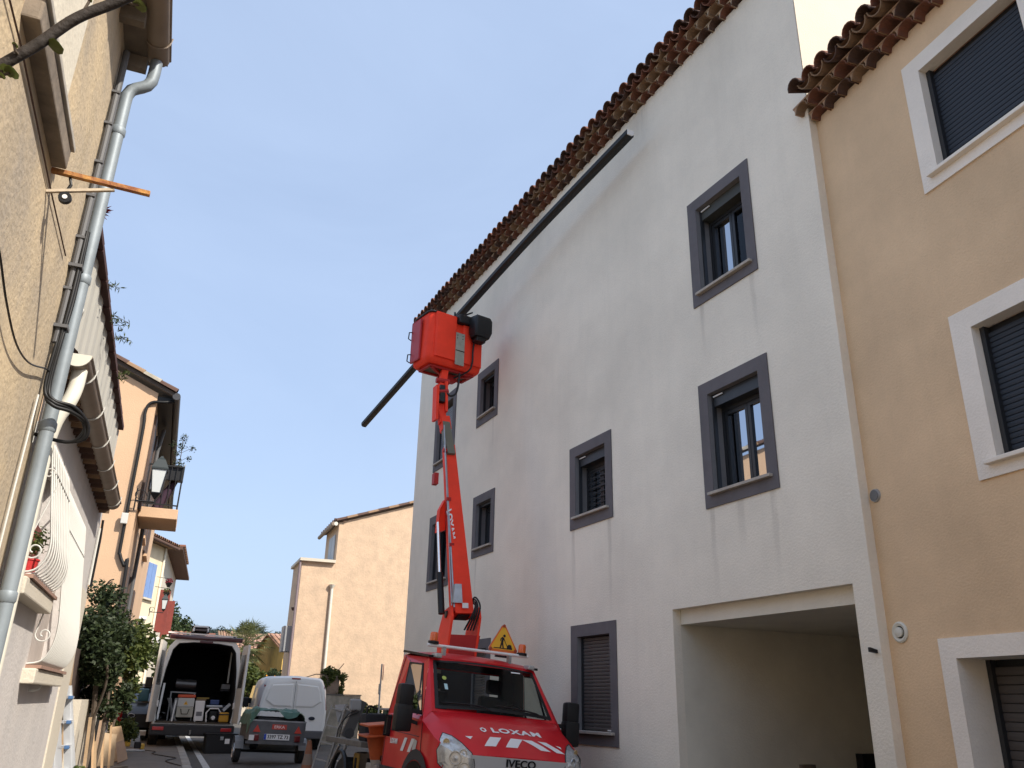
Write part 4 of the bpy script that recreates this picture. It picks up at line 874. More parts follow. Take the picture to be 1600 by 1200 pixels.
for cx_ in (-.45, .45, .0) if False else (-.45, .48):
    st = MB().rbox(cx_-.24, cx_+.24, 1.55, 2.0, .95, 1.12, .05).build('seat', mat('seat_cloth', (.02, .022, .025), .9), LT)
    MB().rbox(cx_-.22, cx_+.22, 1.98, 2.12, 1.1, 1.72, .05).build('seat_back', mat('seat_cloth', (0, 0, 0)), st)
    MB().rbox(cx_-.12, cx_+.12, 2.0, 2.1, 1.75, 1.95, .04).build('headrest', mat('seat_cloth', (0, 0, 0)), st)
sw = MB().tube([(.48+.19*math.cos(i*math.pi/8), 1.32+.07*math.sin(i*math.pi/8), 1.46+.15*math.sin(i*math.pi/8)) for i in range(17)], .014, 6).build('steering_wheel', M_BLACK, LT, smooth=60)
wp = [( -.78, -.12), (.0, .70)]
for (xa, xb) in wp:
    q = lambda u, v: (wi[0]*(1-u)+wi[1]*u)*(1-v)+(wi[3]*(1-u)+wi[2]*u)*v+nrm*(.05*math.sin(math.pi*u)+.025)
    ua, ub = (xa+.86)/1.72, (xb+.86)/1.72
    MB().tube([q(ua, .10), q((ua+ub)/2, .085), q(ub-.05, .055), q(ub+.03, -.03)], .010, 5).build('wiper', M_BLACK, LT)
st = MB().lathe([(.03, 0), (.03, .003)], 18, frame_from(tuple(q(.09, .62)-nrm*.018), (1, 0, 0), tuple(nrm))).build('round_sticker', mat('yellow_green', (.42, .50, .10), .5), LT)
MB().box(-.022, .022, -.045, .045, 0, .003, frame_from(tuple(q(.10, .44)-nrm*.018), (1, 0, 0), tuple(nrm))).build('pass_sticker', mat('pale_blue_sticker', (.45, .65, .68), .5), LT)
MB().box(-.07, .07, -.01, .01, 0, .003, frame_from(tuple(q(.80, .90)-nrm*.018), (1, 0, 0), tuple(nrm))).build('white_sticker', M_WHITEP, LT)
# bonnet lettering and stripes: conform to the bonnet
from mathutils.bvhtree import BVHTree
hb = MB().loft(RG); bv = BVHTree.FromPolygons([Vector(v) for v in hb.v], hb.f)
def on_hood(x, y, lift=.004):
    h = bv.ray_cast(Vector((x, y, 3)), Vector((0, 0, -1)))[0]; return h+Vector((0, -.3, 1)).normalized()*lift if h else Vector((x, y, 1.2))
def decal(poly, name, mt, n=5):
    a, b_, c, d = poly; b = MB(); vs = []; fs = []
    for j in range(n+1):
        for i in range(n+1):
            u, v = i/n, j/n; p = (Vector(a)*(1-u)+Vector(b_)*u)*(1-v)+(Vector(d)*(1-u)+Vector(c)*u)*v; vs.append(on_hood(p.x, p.y))
    for j in range(n):
        for i in range(n): k_ = j*(n+1)+i; fs.append((k_, k_+1, k_+n+2, k_+n+1))
    return b.add(vs, fs).build(name, mt, LT)
yb, yt = .20, .35
for x0, x1, dx in ((-.42, -.27, .13), (-.14, .02, .13), (.34, .48, -.20), (.56, .68, -.20)): decal([(x0, yb), (x1, yb), (x1+dx, yt), (x0+dx, yt)], 'stripe', M_WHITEP)
decal([(-.57, .30), (-.565, .30), (-.52, .35), (-.62, .35)], 'stripe', M_WHITEP, 3); decal([(.66, .27), (.665, .27), (.665, .31), (.60, .32)], 'stripe', M_WHITEP, 3)
def hood_text(body, size, cx_, cy_, name, mt, xs=1):
    o = text(body, size, Matrix(), mt, LT, name, bold=.0055, ext=.0, xs=xs, sp=1.13)
    for v in o.data.vertices: p = on_hood(cx_+v.co.x, cy_+v.co.y*.85, .006); v.co = p
    return o
hood_text('LOXAM', .155, .12, .475, 'lettering', M_WHITEP, 1.2)
lg = MB(); P1 = [(-.36, .50), (-.33, .525), (-.30, .50), (-.31, .445), (-.34, .42), (-.375, .445)]
b = MB(); O_ = [on_hood(-.335+.045*math.cos(i*math.pi/3+.5), .475+.05*math.sin(i*math.pi/3+.5), .006) for i in range(6)]; I_ = [on_hood(-.335+.022*math.cos(i*math.pi/3+.5), .475+.026*math.sin(i*math.pi/3+.5), .006) for i in range(6)]
rim_panel(b, O_, I_); b.build('logo', M_WHITEP, LT)
for ya, w_ in ((1.53, .11), (1.26, .11)):
    MB().poly([(-1.004, ya, .93), (-1.004, ya-w_, .93), (-1.004, ya-w_-.12, 1.09), (-1.004, ya-.12, 1.09)]).build('stripe', M_WHITEP, LT)
MB().poly([(-1.004, 1.10, .93), (-1.004, .98, .92), (-1.004, .93, 1.07), (-1.004, 1.05, 1.09)]).build('stripe', mat('grey_print', (.5, .5, .48), .5), LT)
text('LOXAM', .085, frame_from((-1.003, 1.83, 1.03), (0, -1, 0), (-1, 0, 0)), M_WHITEP, LT, 'lettering', bold=.003)
text('LOCATION', .035, frame_from((-1.003, 1.62, 1.15), (0, -1, 0), (-1, 0, 0)), M_WHITEP, LT, 'lettering') if False else None
# roof bar, beacons and roadworks sign
MB().tube([(-.80, 1.55, 2.27), (.74, 1.55, 2.285)], .022, 10).build('roof_bar', M_WHITEP, LT, smooth=60)
for x in (-.55, .45): MB().box(x-.02, x+.02, 1.52, 1.60, 2.15, 2.27).build('bar_foot', M_STEEL, LT)
for x in (-.71, .65):
    bc = MB().lathe([(.075, 0), (.075, .035), (.06, .04)], 18, Matrix.Translation((x, 1.57, 2.29))).build('beacon', M_BLACK, LT, smooth=40)
    MB().lathe([(.055, 0), (.055, .09), (.045, .115), (.001, .118)], 18, Matrix.Translation((x, 1.57, 2.33))).build('amber_dome', M_AMBER, bc, smooth=40)
def tri(s, z0, r=.035, n=5):     # rounded triangle outline, side s
    h = s*math.sqrt(3)/2; C = [(-s/2, 0), (s/2, 0), (0, h)]; out = []
    cc = Vector((0, h/3))
    for i, c in enumerate(C):
        c = Vector(c); q_ = c+(cc-c).normalized()*r*2; a0 = math.atan2((c-cc).y, (c-cc).x)
        for j in range(n): a = a0-R(60)+R(120)*j/(n-1); out.append((q_.x+r*math.cos(a), z0+q_.y+r*math.sin(a)))
    return out
SG = thing('roadworks_sign', None, None); SG.parent = LT; SG.location = (.405, 1.70, 2.34); SG.rotation_euler = (R(-6), 0, R(-6))
MB().prism(tri(.50, -.03, .04), .012).build('sign_plate', M_STEEL, SG)
MB().prism(tri(.49, -.026, .04), .004, Matrix.Translation((0, -.005, 0))).build('sign_border', mat('sign_orange', (.75, .16, .02), .5), SG)
MB().prism(tri(.40, .01, .03), .004, Matrix.Translation((0, -.010, 0))).build('sign_face', M_SIGNY, SG)
pic = MB(); ty = Matrix.Translation((0, -.014, 0))
for P in ([(-.055, .03), (-.035, .03), (-.012, .11), (-.03, .125)], [(-.005, .03), (.012, .03), (-.005, .12), (-.028, .115)], [(-.035, .11), (-.004, .115), (.012, .175), (-.02, .19)], [(-.02, .19), (-.045, .165), (-.05, .13), (-.04, .13), (-.032, .158), (-.012, .175)], [(.012, .17), (.03, .13), (.022, .125), (.0, .165)],
          [(.0, .16), (.006, .165), (.075, .045), (.068, .04)], [(.055, .025), (.06, .07), (.085, .09), (.12, .085), (.14, .03)], [(-.14, .022), (-.14, .034), (.14, .034), (.14, .022)]): pic.prism(P, .003, ty)
pic.prism([(.012+.02*math.cos(i*math.pi/5), .205+.02*math.sin(i*math.pi/5)) for i in range(10)], .003, ty); pic.build('worker_symbol', M_BLACK, SG)
for x, z in ((-.19, .01), (.19, .01), (0, .345)): MB().lathe([(.022, 0), (.022, .012), (.001, .014)], 12, Matrix.Translation((x, -.012, z)) @ Matrix.Rotation(R(90), 4, 'X')).build('flash_lamp', mat('sign_lamp', (.35, .05, .02), .3), SG)
MB().box(-.10, .10, .0, .05, -.09, -.05).build('sign_foot', M_BLACK, LT).parent = SG
# deck
MB().rbox(-.99, .99, 3.35, 5.45, .88, .96, .01).build('deck', mat('worn_deck', (.17, .155, .13), .8, .3, 5, grain=.2), LT)
b = MB(); b.box(-.45, -.35, 2.3, 5.3, .55, .75); b.box(.35, .45, 2.3, 5.3, .55, .75); b.build('chassis', M_BLACK, LT)
MB().box(-.9, .9, 2.45, 3.3, .75, .82).build('platform', M_BLACK, LT)
MB().rbox(-.85, -.45, 3.4, 4.0, .45, .8, .02).build('side_box', M_BLACK, LT); MB().rbox(-.95, -.62, 2.6, 3.1, .42, .7, .02).build('step_box', mat('step_alu', (.35, .33, .3), .5, .2, 6), LT)
MB().bar((-.98, 4.55, .86), (-1.02, 5.2, .25), .03).build('stay', M_STEEL, LT)
b = MB(); b.tube([(-.99, 4.35+.42*math.cos(a), .36+.42*math.sin(a)) for a in [R(q_) for q_ in range(10, 171, 16)]], .035, 6); b.build('mudguard', M_BLACK, LT)
# turret and boom, placed by world coordinates
def WV(*p): return Vector(p)
b = MB(); b.lathe([(.30, 0), (.30, .5), (.22, .55)], 20, Matrix.Translation((4.25, 13.1, .85))); b.build('pedestal', M_BLACK, LT, world=True)
MB().box(4.0, 4.5, 12.95, 13.35, 1.35, 2.35).build('column', M_BLACK, LT, world=True)
for s, x in ((0, 4.03), (1, 4.50)):
    pts = [(12.85, 2.30), (13.35, 2.30), (13.5, 2.7), (13.4, 3.02), (13.05, 3.08), (12.9, 2.9)]
    b = MB(); vs = [(x+.14*((z-2.3)) , y, z) for y, z in pts]+[(x+.035+.14*(z-2.3), y, z) for y, z in pts]; n = len(pts)
    b.add(vs, [tuple(range(n)), tuple(range(2*n-1, n-1, -1))]+[(i, i+n, (i+1) % n+n, (i+1) % n) for i in range(n)]); b.build('turret_cheek', M_LIFT, LT, world=True)
MB().add([(4.03, 12.86, 2.30), (4.53, 12.86, 2.30), (4.60, 12.88, 2.62), (4.10, 12.88, 2.62), (4.03, 13.3, 2.3), (4.53, 13.3, 2.3), (4.60, 13.3, 2.62), (4.10, 13.3, 2.62)], [(0, 1, 2, 3), (4, 5, 6, 7), (0, 1, 5, 4), (3, 2, 6, 7), (0, 3, 7, 4), (1, 2, 6, 5)]).build('turret_front', M_LIFTD, LT, world=True)
MB().tube([(4.10, 13.2, 2.95), (4.66, 13.2, 2.95)], .06, 12).build('pivot', M_BLACK, LT, world=True)
b = MB()
for i in range(4): b.tube(smoothpath([(4.35+i*.05, 12.95, 2.7), (4.45+i*.04, 12.85, 2.95+i*.03), (4.52, 12.95, 3.1+i*.04), (4.50, 13.15, 3.15)]), .014, 6)
b.build('hose', M_BLACK, LT, world=True)
A0, A1 = WV(4.35, 13.1, 2.92), WV(4.24, 13.95, 6.0)
b = MB(); b.bar(A0, A1, .31, .32, up=(0, -1, 0), w2=.18, h2=.21); bo = b.build('boom', M_LIFT, LT, world=True)
MB().bar(A0+WV(.0, -.02, -.02), A0+WV(0, .0, .04), .20, .2, up=(0, -1, 0)).build('boom_mouth', M_BLACK, bo, world=True) 
MB().bar(A0+WV(.0, -.165, .12), A0+WV(-.003, -.155, .20), .10, .01, up=(0, -1, 0)).build('label_plate', M_WHITEP, bo, world=True)
b = MB(); b.bar(A1-WV(0, .15, .2), WV(4.19, 14.12, 6.55), .14, .15, up=(0, -1, 0)); b.build('inner_boom', mat('olive_grey_metal', (.13, .12, .08), .5), bo, world=True)
MB().bar(WV(4.21, 14.08, 6.35), WV(4.18, 14.15, 6.62), .17, .19, up=(0, -1, 0)).build('boom_head', M_LIFT, bo, world=True)
b = MB(); b.tube([A0+WV(-.16, -.1, .1), A1+WV(-.10, -.1, 0)], .02, 6); b.tube([A0+WV(-.19, -.05, .1), A1+WV(-.12, -.05, .4)], .012, 6); b.build('hydraulic_pipe', M_STEEL, bo, world=True)
for t_ in (.0, .35, .62, .93):
    p = A0.lerp(A1, t_)+WV(-.15+.03*t_, -.09, .1); MB().box(p.x-.03, p.x+.05, p.y-.03, p.y+.03, p.z-.03, p.z+.03).build('pipe_clamp', M_LIFTD, bo, world=True)
text('LOXAM', .16, frame_from(A0.lerp(A1, .50)+WV(-.115, -.13, 0), (A0-A1).normalized(), (-1, -.5, 0)), M_WHITEP, bo, 'lettering', world=True, bold=.006)
MB().tube([WV(4.02, 13.15, 2.95), WV(4.00, 13.3, 3.62)], .055, 12).build('ram_cylinder', M_BLACK, LT, world=True, smooth=60)
MB().tube([WV(4.00, 13.3, 3.6), WV(3.98, 13.5, 4.5)], .024, 10).build('ram_rod', mat('chrome', (.8, .8, .8), .12, metal=1), LT, world=True, smooth=60)
b = MB(); b.add([(4.00, 13.55, 4.35), (4.02, 13.55, 4.75), (4.13, 13.62, 4.95), (4.15, 13.6, 4.4)]+[(4.00, 13.72, 4.35), (4.02, 13.72, 4.75), (4.13, 13.80, 4.95), (4.15, 13.8, 4.4)], [(0, 1, 2, 3), (7, 6, 5, 4), (0, 4, 5, 1), (1, 5, 6, 2), (2, 6, 7, 3), (3, 7, 4, 0)]); b.build('ram_bracket', M_LIFT, LT, world=True)
MB().box(3.90, 3.98, 13.6, 13.75, 5.2, 5.4).build('ram_bracket', M_LIFTD, LT, world=True)
b = MB(); b.add([(4.15, 12.98, 3.12), (4.30, 12.94, 3.12), (4.28, 12.97, 3.42), (4.18, 13.0, 3.42)]+[(4.15, 13.1, 3.12), (4.30, 13.1, 3.12), (4.28, 13.1, 3.42), (4.18, 13.1, 3.42)], [(0, 1, 2, 3), (0, 4, 7, 3), (1, 5, 6, 2), (3, 2, 6, 7)]); b.build('valve_block', M_STEEL, LT, world=True)
# knuckle and upper arm
b = MB(); b.bar(WV(4.15, 14.12, 6.5), WV(4.10, 14.2, 6.95), .13, .14, up=(0, -1, 0)); b.build('upper_arm', M_LIFT, LT, world=True)
b = MB(); b.bar(WV(4.01, 14.15, 6.55), WV(3.98, 14.1, 7.22), .05, .26, up=(0, -1, 0)); b.bar(WV(4.19, 14.15, 6.72), WV(4.18, 14.2, 7.34), .05, .24, up=(0, -1, 0)); b.build('knuckle_plates', M_LIFT, LT, world=True)
MB().bar(WV(4.10, 14.1, 6.9), WV(4.10, 14.15, 7.25), .09, .14, up=(0, -1, 0)).build('knuckle_core', M_BLACK, LT, world=True)
MB().tube([WV(3.98, 14.1, 7.1), WV(4.22, 14.1, 7.15)], .05, 10).build('pin', M_LIFTD, LT, world=True)
MB().tube([WV(4.0, 14.2, 7.38), WV(4.26, 14.2, 7.38)], .055, 10).build('pin', M_LIFTD, LT, world=True)
MB().bar(WV(4.09, 14.18, 7.1), WV(4.20, 14.35, 7.68), .13, .15, up=(0, -1, 0)).build('basket_arm', M_LIFT, LT, world=True)
MB().tube(smoothpath([WV(4.15, 14.1, 7.15), WV(4.25, 14.05, 7.05), WV(4.36, 14.05, 7.12), WV(4.42, 14.1, 7.35), WV(4.46, 14.2, 7.6)]), .022, 7).build('hose', M_BLACK, LT, world=True)
# basket
bm_ = Matrix.Translation((4.28, 14.50, 7.70)) @ Matrix.Rotation(R(14), 4, 'Z')
BK = thing('basket', None, None); BK.parent = LT; BK.matrix_local = rootmat(LT).inverted() @ bm_
def rrect(x0, x1, y0, y1, z, r, n=5):
    o = []
    for cx_, cy_, a0 in ((x1-r, y0+r, -90), (x1-r, y1-r, 0), (x0+r, y1-r, 90), (x0+r, y0+r, 180)):
        for j in range(n): a = R(a0+90*j/(n-1)); o.append(Vector((cx_+r*math.cos(a), cy_+r*math.sin(a), z)))
    return o
b = MB(); b.loft([rrect(-.56, .56, -.28, .28, .0, .10), rrect(-.61, .61, -.33, .33, .05, .12), rrect(-.625, .625, -.345, .345, .14, .12), rrect(-.60, .60, -.33, .33, 1.05, .12)], cap=False); b.poly(rrect(-.56, .56, -.28, .28, .0, .10))
b.loft([rrect(-.57, .57, -.30, .30, 1.05, .11), rrect(-.57, .57, -.30, .30, .08, .11)], cap=False); b.poly(rrect(-.57, .57, -.30, .30, .06, .11))
shell = b.build('basket_shell', M_LIFT, BK, smooth=45)
MB().loft([rrect(-.50, -.02, -.385, -.30, .12, .04), rrect(-.50, -.02, -.385, -.30, 1.06, .04)]).build('front_bulge', M_LIFT, BK, smooth=45)
MB().loft([rrect(.12, .34, -.385, -.30, .12, .04), rrect(.12, .34, -.385, -.30, 1.0, .04)]).build('front_bulge', M_LIFT, BK, smooth=45)
MB().loft([rrect(.37, .58, -.39, -.30, .12, .04), rrect(.37, .58, -.39, -.30, 1.0, .04)]).build('front_bulge', M_LIFT, BK, smooth=45)
p_ = MB().rbox(-.05, .15, -.405, -.385, .04, .72, .004).build('mounting_plate', mat('dull_zinc_plate', (.36, .36, .30), .55, .2, 6), BK)
for x in (-.02, .10):
    for z in (.66, .60): MB().tube([(x, -.412, z), (x, -.40, z)], .009, 8).build('bolt', M_BLACK, p_)
MB().box(-.05, .15, -.412, -.40, .33, .345).build('seam', M_BLACK, p_)
MB().tube(rrect(-.61, .61, -.34, .34, 1.06, .12)+[rrect(-.61, .61, -.34, .34, 1.06, .12)[0]], .022, 8).build('rim', M_BLACK, BK, smooth=60)
b = MB(); b.bar((-.5, -.2, -.03), (.5, -.2, -.03), .05, .04); b.bar((-.5, .2, -.03), (.5, .2, -.03), .05, .04); b.bar((-.48, -.2, -.03), (-.48, .2, -.03), .05, .04); b.bar((.48, -.2, -.03), (.48, .2, -.03), .05, .04); b.bar((-.45, -.2, -.05), (.1, .15, -.08), .05, .05); b.bar((.45, -.2, -.05), (-.1, .15, -.08), .05, .05); b.build('floor_frame', M_LIFTD, BK)
MB().poly([(-.5, -.22, -.012), (.5, -.22, -.012), (.5, .22, -.012), (-.5, .22, -.012)]).build('floor_plate', mat('olive_floor', (.12, .11, .08), .7), BK)
MB().rbox(.0, .22, -.05, .12, -.18, -.03, .03).build('rotator', M_LIFTD, BK)
b = MB(); b.loft([rrect(.24, .58, -.66, -.42, .66, .05), rrect(.21, .62, -.70, -.40, .78, .06), rrect(.21, .62, -.70, -.40, 1.02, .06), rrect(.25, .60, -.66, -.40, 1.10, .05)]); b.build('control_box', M_BLACK, BK, smooth=40)
MB().loft([rrect(.30, .52, -.60, -.42, .58, .03), rrect(.30, .52, -.62, -.42, .67, .03)]).build('control_box_base', M_BLACK, BK)
b = MB(); b.rbox(-.02, .30, -.46, -.32, .93, 1.12, .03); b.bar((.25, -.42, 1.1), (.42, -.42, 1.22), .04); b.bar((.1, -.40, 1.12), (.3, -.40, 1.25), .03); b.build('control_bracket', M_BLACK, BK)
MB().tube(smoothpath([(.36, -.42, .62), (.335, -.42, .4), (.33, -.42, .15), (.28, -.36, -.02), (.12, -.1, -.12)]), .018, 7).build('cable', M_BLACK, BK)
gt = MB().rbox(-.665, -.635, -.05, .30, .10, .98, .03).build('gate', mat('basket_gate', (.42, .03, .04), .5), BK)
for z in (.78, .3): MB().tube([(-.66, .28, z), (-.73, .28, z-.02), (-.74, .28, z-.16), (-.68, .28, z-.18)], .012, 6).build('gate_handle', M_BLACK, gt)
# supports for the gutter
b = MB(); b.tube([(-.2, .33, 1.0), (-.18, .42, 1.5)], .02, 6); b.tube([(.35, .33, 1.0), (.40, .45, 1.62)], .02, 6); b.build('load_rest', M_BLACK, BK)

# ---- long gutter being lifted into place
GL = thing('gutter_length', 'long dark aluminium gutter held across the work basket below the eaves', 'gutter', (4.72, 15.25, 9.35))
path = smoothpath([(5.55, 9.27, 10.07), (5.16, 12.2, 9.80), (4.72, 15.25, 9.35), (4.32, 17.8, 8.88), (3.85, 20.34, 8.31)], 6)
prof = [(-.075, .06), (-.075, -.055), (-.045, -.06), (.03, -.06), (.075, -.02), (.08, .06), (.072, .06), (.067, -.016), (.028, -.052), (-.045, -.052), (-.067, -.047), (-.067, .06)]
prof = [(a*.86, c*.86) for a, c in prof]
rings = []
for i, p in enumerate(path):
    t = (path[min(i+1, len(path)-1)]-path[max(i-1, 0)]).normalized(); x = Vector((0, 0, 1)).cross(t).normalized()*-1; z = Vector((0, 0, 1))
    rings.append([p+x*a*-1+z*c for a, c in prof])
b = MB(); b.loft(rings); b.build('channel', mat('anthracite_gutter', (.016, .016, .017), .5, .2, 3, spec=.3), GL, world=True, smooth=30)
def capat(p, t, nm):
    t = t.normalized(); x = Vector((0, 0, 1)).cross(t).normalized()
    P = [(a*.86, c*.86) for a, c in ((-.072, .06), (-.072, -.052), (-.045, -.057), (.03, -.057), (.072, -.018), (.077, .06))]
    n = len(P); vs = [p+x*a+Vector((0, 0, c))+t*d for d in (0, -.012) for a, c in P]
    return MB().add(vs, [tuple(range(n)), tuple(range(2*n-1, n-1, -1))]+[(i, i+n, (i+1) % n+n, (i+1) % n) for i in range(n)]).build(nm, M_WHITEP, GL, world=True)
capat(path[0]+(path[0]-path[1]).normalized()*.012, path[0]-path[1], 'end_piece')

# ---- trailer
TRY = 19.0; TG = gz(19)-.0
TR = thing('small_trailer', 'small grey trailer with number plate parked behind the white van', 'trailer', (2.36, TRY, TG), (0, R(2.0), R(2)))
b = MB(); Wd, Ld = .56, 1.5
for q in ((-Wd, -Wd+.025, 0, Ld), (Wd-.025, Wd, 0, Ld), (-Wd+.025, Wd-.025, Ld-.025, Ld)): b.box(*q, .50, .86)
b.box(-Wd, Wd, .03, Ld, .47, .50); b.build('body', mat('trailer_steel', (.13, .13, .135), .5, .3, 4, metal=.3), TR)
tg = MB().rbox(-Wd-.01, Wd+.01, -.02, .005, .44, .84, .006).build('tailboard', mat('trailer_steel', (0, 0, 0)), TR)
MB().bar((-Wd-.02, 0, .85), (Wd+.02, 0, .85), .035, .03).build('top_rail', M_STEEL, TR); MB().bar((-Wd-.05, -.02, .43), (Wd+.05, -.02, .43), .05, .05).build('lamp_bar', mat('trailer_steel', (0, 0, 0)), TR)
pl_ = MB().box(-.26, .26, -.045, -.035, .49, .60).build('number_plate', M_WHITEP, TR)
MB().box(-.26, -.215, -.048, -.045, .492, .598).build('blue_band', mat('plate_blue', (.02, .06, .4), .5), pl_)
text('3397 TZ 73', .092, frame_from((.02, -.047, .545), (1, 0, 0), (0, -1, 0)), M_BLACK, pl_, 'number', bold=.002, xs=.98)
er = text('ERKA', .078, frame_from((.03, -.028, .735), (1, 0, 0), (0, -1, 0)), mat('erka_print', (.9, .8, .75), .5), TR, 'lettering', bold=0, xs=1.15)
MB().box(-.12, .18, -.026, -.022, .69, .785).build('name_plate', mat('erka_red', (.50, .06, .04), .5), TR)
for x in (-.42, .42):
    MB().prism([(x-.075, .63), (x+.075, .63), (x, .77)], .012, Matrix.Translation((0, -.04, 0))).build('reflector', M_SIGNR, TR)
    MB().rbox(x-.06, x+.06, -.07, -.03, .46, .59, .02).build('tail_light', mat('tail_lamp', (.12, .006, .008), .3, coat=.5), TR)
MB().box(-.56, -.46, -.07, -.03, .47, .57).build('marker_lens', M_WHITEP, TR)
for x in (-1, 1):
    wheel(TR, x*.66, .75, .235, .235, .13, x, M_ALU)
    b = MB(); q = [(x*.66, .75+.29*math.cos(R(a)), .235+.29*math.sin(R(a))) for a in (10, 40, 65, 90, 115, 140, 170)]
    for A_, B_ in zip(q, q[1:]): b.quad((A_[0]-.09, A_[1], A_[2]), (A_[0]+.09, A_[1], A_[2]), (B_[0]+.09, B_[1], B_[2]), (B_[0]-.09, B_[1], B_[2]))
    b.build('mudguard', mat('trailer_guard', (.2, .2, .2), .6), TR)
MB().tube([(-.6, .75, .235), (.6, .75, .235)], .025, 8).build('axle', M_BLACK, TR); b = MB(); b.bar((0, 1.5, .45), (0, 2.3, .42), .05); b.build('drawbar', M_STEEL, TR)
tp = thing('green_tarpaulin', 'crumpled green tarpaulin covering the load of the small trailer', 'tarpaulin', (2.36, TRY, TG+.86), (0, R(2), R(2)))
n = 22; vs = []; fs = []
for j in range(n+1):
    for i in range(n+1):
        u, v = i/n, j/n; x = -.60+1.2*u; y = -.05+1.5*v; e = min(u, 1-u, v*1.0+.0)
        z = .18*min(1, max(0, min(u, 1-u)*7))**.7+.06*noise.noise(Vector((x*4, y*4, 1)))+.04*noise.noise(Vector((x*11, y*11, 2)))
        if j == 0: z -= .13*max(0, math.sin(u*9.5+1.2))+.02; y -= .03
        if j == 1: z -= .04*max(0, math.sin(u*9.5+1.2))
        if i in (0, n): z -= .13
        vs.append((x+.02*noise.noise(Vector((y*6, z*6, 3))), y, z+.02))
for j in range(n):
    for i in range(n): a = j*(n+1)+i; fs.append((a, a+1, a+n+2, a+n+1))
MB().add(vs, fs).build('sheet', M_GTARP, tp, smooth=25)
MB().rbox(-.4, .45, .05, 1.35, -.1, .06, .05).build('load', M_BLACK, tp)

# ---- white small van (rear)
VW = thing('white_van', 'small white panel van with blind rear doors seen from behind', 'van', (3.34, 24.0, gz(24)), (0, R(.8), 0))
def vr(y, hw, zt, ht, zb=.42, hm=None):
    hm = hm or hw
    return [Vector(p) for p in ((-hw*.96, y, zb), (-hw, y, zb+.1), (-hm, y, .98), (-(hm*.45+ht*.55)-.03, y, zt-.32), (-ht, y, zt-.07), (-ht+.08, y, zt-.01), (0, y, zt+.03), (ht-.08, y, zt-.01), (ht, y, zt-.07), ((hm*.45+ht*.55)+.03, y, zt-.32), (hm, y, .98), (hw, y, zb+.1), (hw*.96, y, zb))]
MB().loft([vr(.07, .82, 1.70, .62), vr(.10, .88, 1.78, .70), vr(.20, .915, 1.83, .74), vr(1.2, .92, 1.84, .75), vr(2.6, .92, 1.82, .74), vr(3.1, .92, 1.5, .70), vr(3.4, .91, 1.15, .72), vr(4.2, .85, .95, .7)]).build('body', M_VANW, VW, smooth=35)
for s in (-1, 1):
    x0, x1 = (s*.005, s*.80)
    D = [(s*.006, .052, .50), (s*.80, .052, .50), (s*.845, .052, .98), (s*.73, .058, 1.48), (s*.66, .075, 1.70), (s*.006, .07, 1.73)]
    d = MB(); dd = [Vector(p) for p in D]; n = len(dd); d.add([*dd, *[p+Vector((0, .05, 0)) for p in dd]], [tuple(range(n)), tuple(range(2*n-1, n-1, -1))]+[(i, i+n, (i+1) % n+n, (i+1) % n) for i in range(n)])
    d = d.build('rear_door', M_VANW, VW)
    W_ = [Vector((s*.04, .05, 1.07)), Vector((s*.52, .05, 1.07)), Vector((s*.74, .05, 1.22)), Vector((s*.66, .052, 1.50)), Vector((s*.61, .058, 1.62)), Vector((s*.04, .058, 1.66))]
    b = MB(); o = inset(W_, .035); rim_panel(b, [p+Vector((0, -.0, 0)) for p in W_], [p+Vector((0, -.014, 0)) for p in o]); b.poly([p+Vector((0, -.014, 0)) for p in o]); b.build('blind_panel', M_VANW, d, smooth=20)
    MB().add([(s*.83, .10, 1.0), (s*.90, .12, 1.02), (s*.80, .16, 1.62), (s*.77, .11, 1.58), (s*.90, .25, 1.02), (s*.80, .28, 1.62)], [(0, 1, 2, 3), (1, 4, 5, 2)]).build('tail_light', mat('van_tail_lamp', (.28, .01, .012), .2, coat=1), VW)
    m_ = MB().rbox(s*1.0-.10, s*1.0+.10, 2.75, 2.9, 1.02, 1.28, .03).build('mirror', M_BLACK, VW)
    MB().add([(s*.925, 2.0, 1.12), (s*.925, 2.85, 1.12), (s*.85, 2.75, 1.6), (s*.85, 2.0, 1.6)], [(0, 1, 2, 3)]).build('side_window', M_CARGL, VW)
    for y in (.75, 3.3): wheel(VW, s*.82, y, .31, .31, .2, s)
MB().tube([(.004, .048, .5), (.004, .048, 1.0), (.004, .052, 1.72)], .004, 4).build('door_seam', M_BLACK, VW)
MB().rbox(-.86, .86, -.02, .12, .30, .50, .03).build('bumper', mat('grey_plastic', (.09, .09, .095), .6), VW)
MB().rbox(-.12, .12, .07, .12, 1.765, 1.80, .01).build('brake_light', mat('van_tail_lamp', (0, 0, 0)), VW)
T = Matrix.Translation((.52, .04, .80)) @ Matrix.Rotation(R(90), 4, 'X') @ Matrix.Diagonal((1.9, 1, 1, 1)); MB().lathe([(.045, 0), (.045, .012), (.001, .014)], 20, T).build('badge', mat('oval_badge', (.015, .02, .035), .3), VW)
MB().rbox(-.25, .25, .03, .05, .60, .72, .01).build('plate_recess', M_VANW, VW)

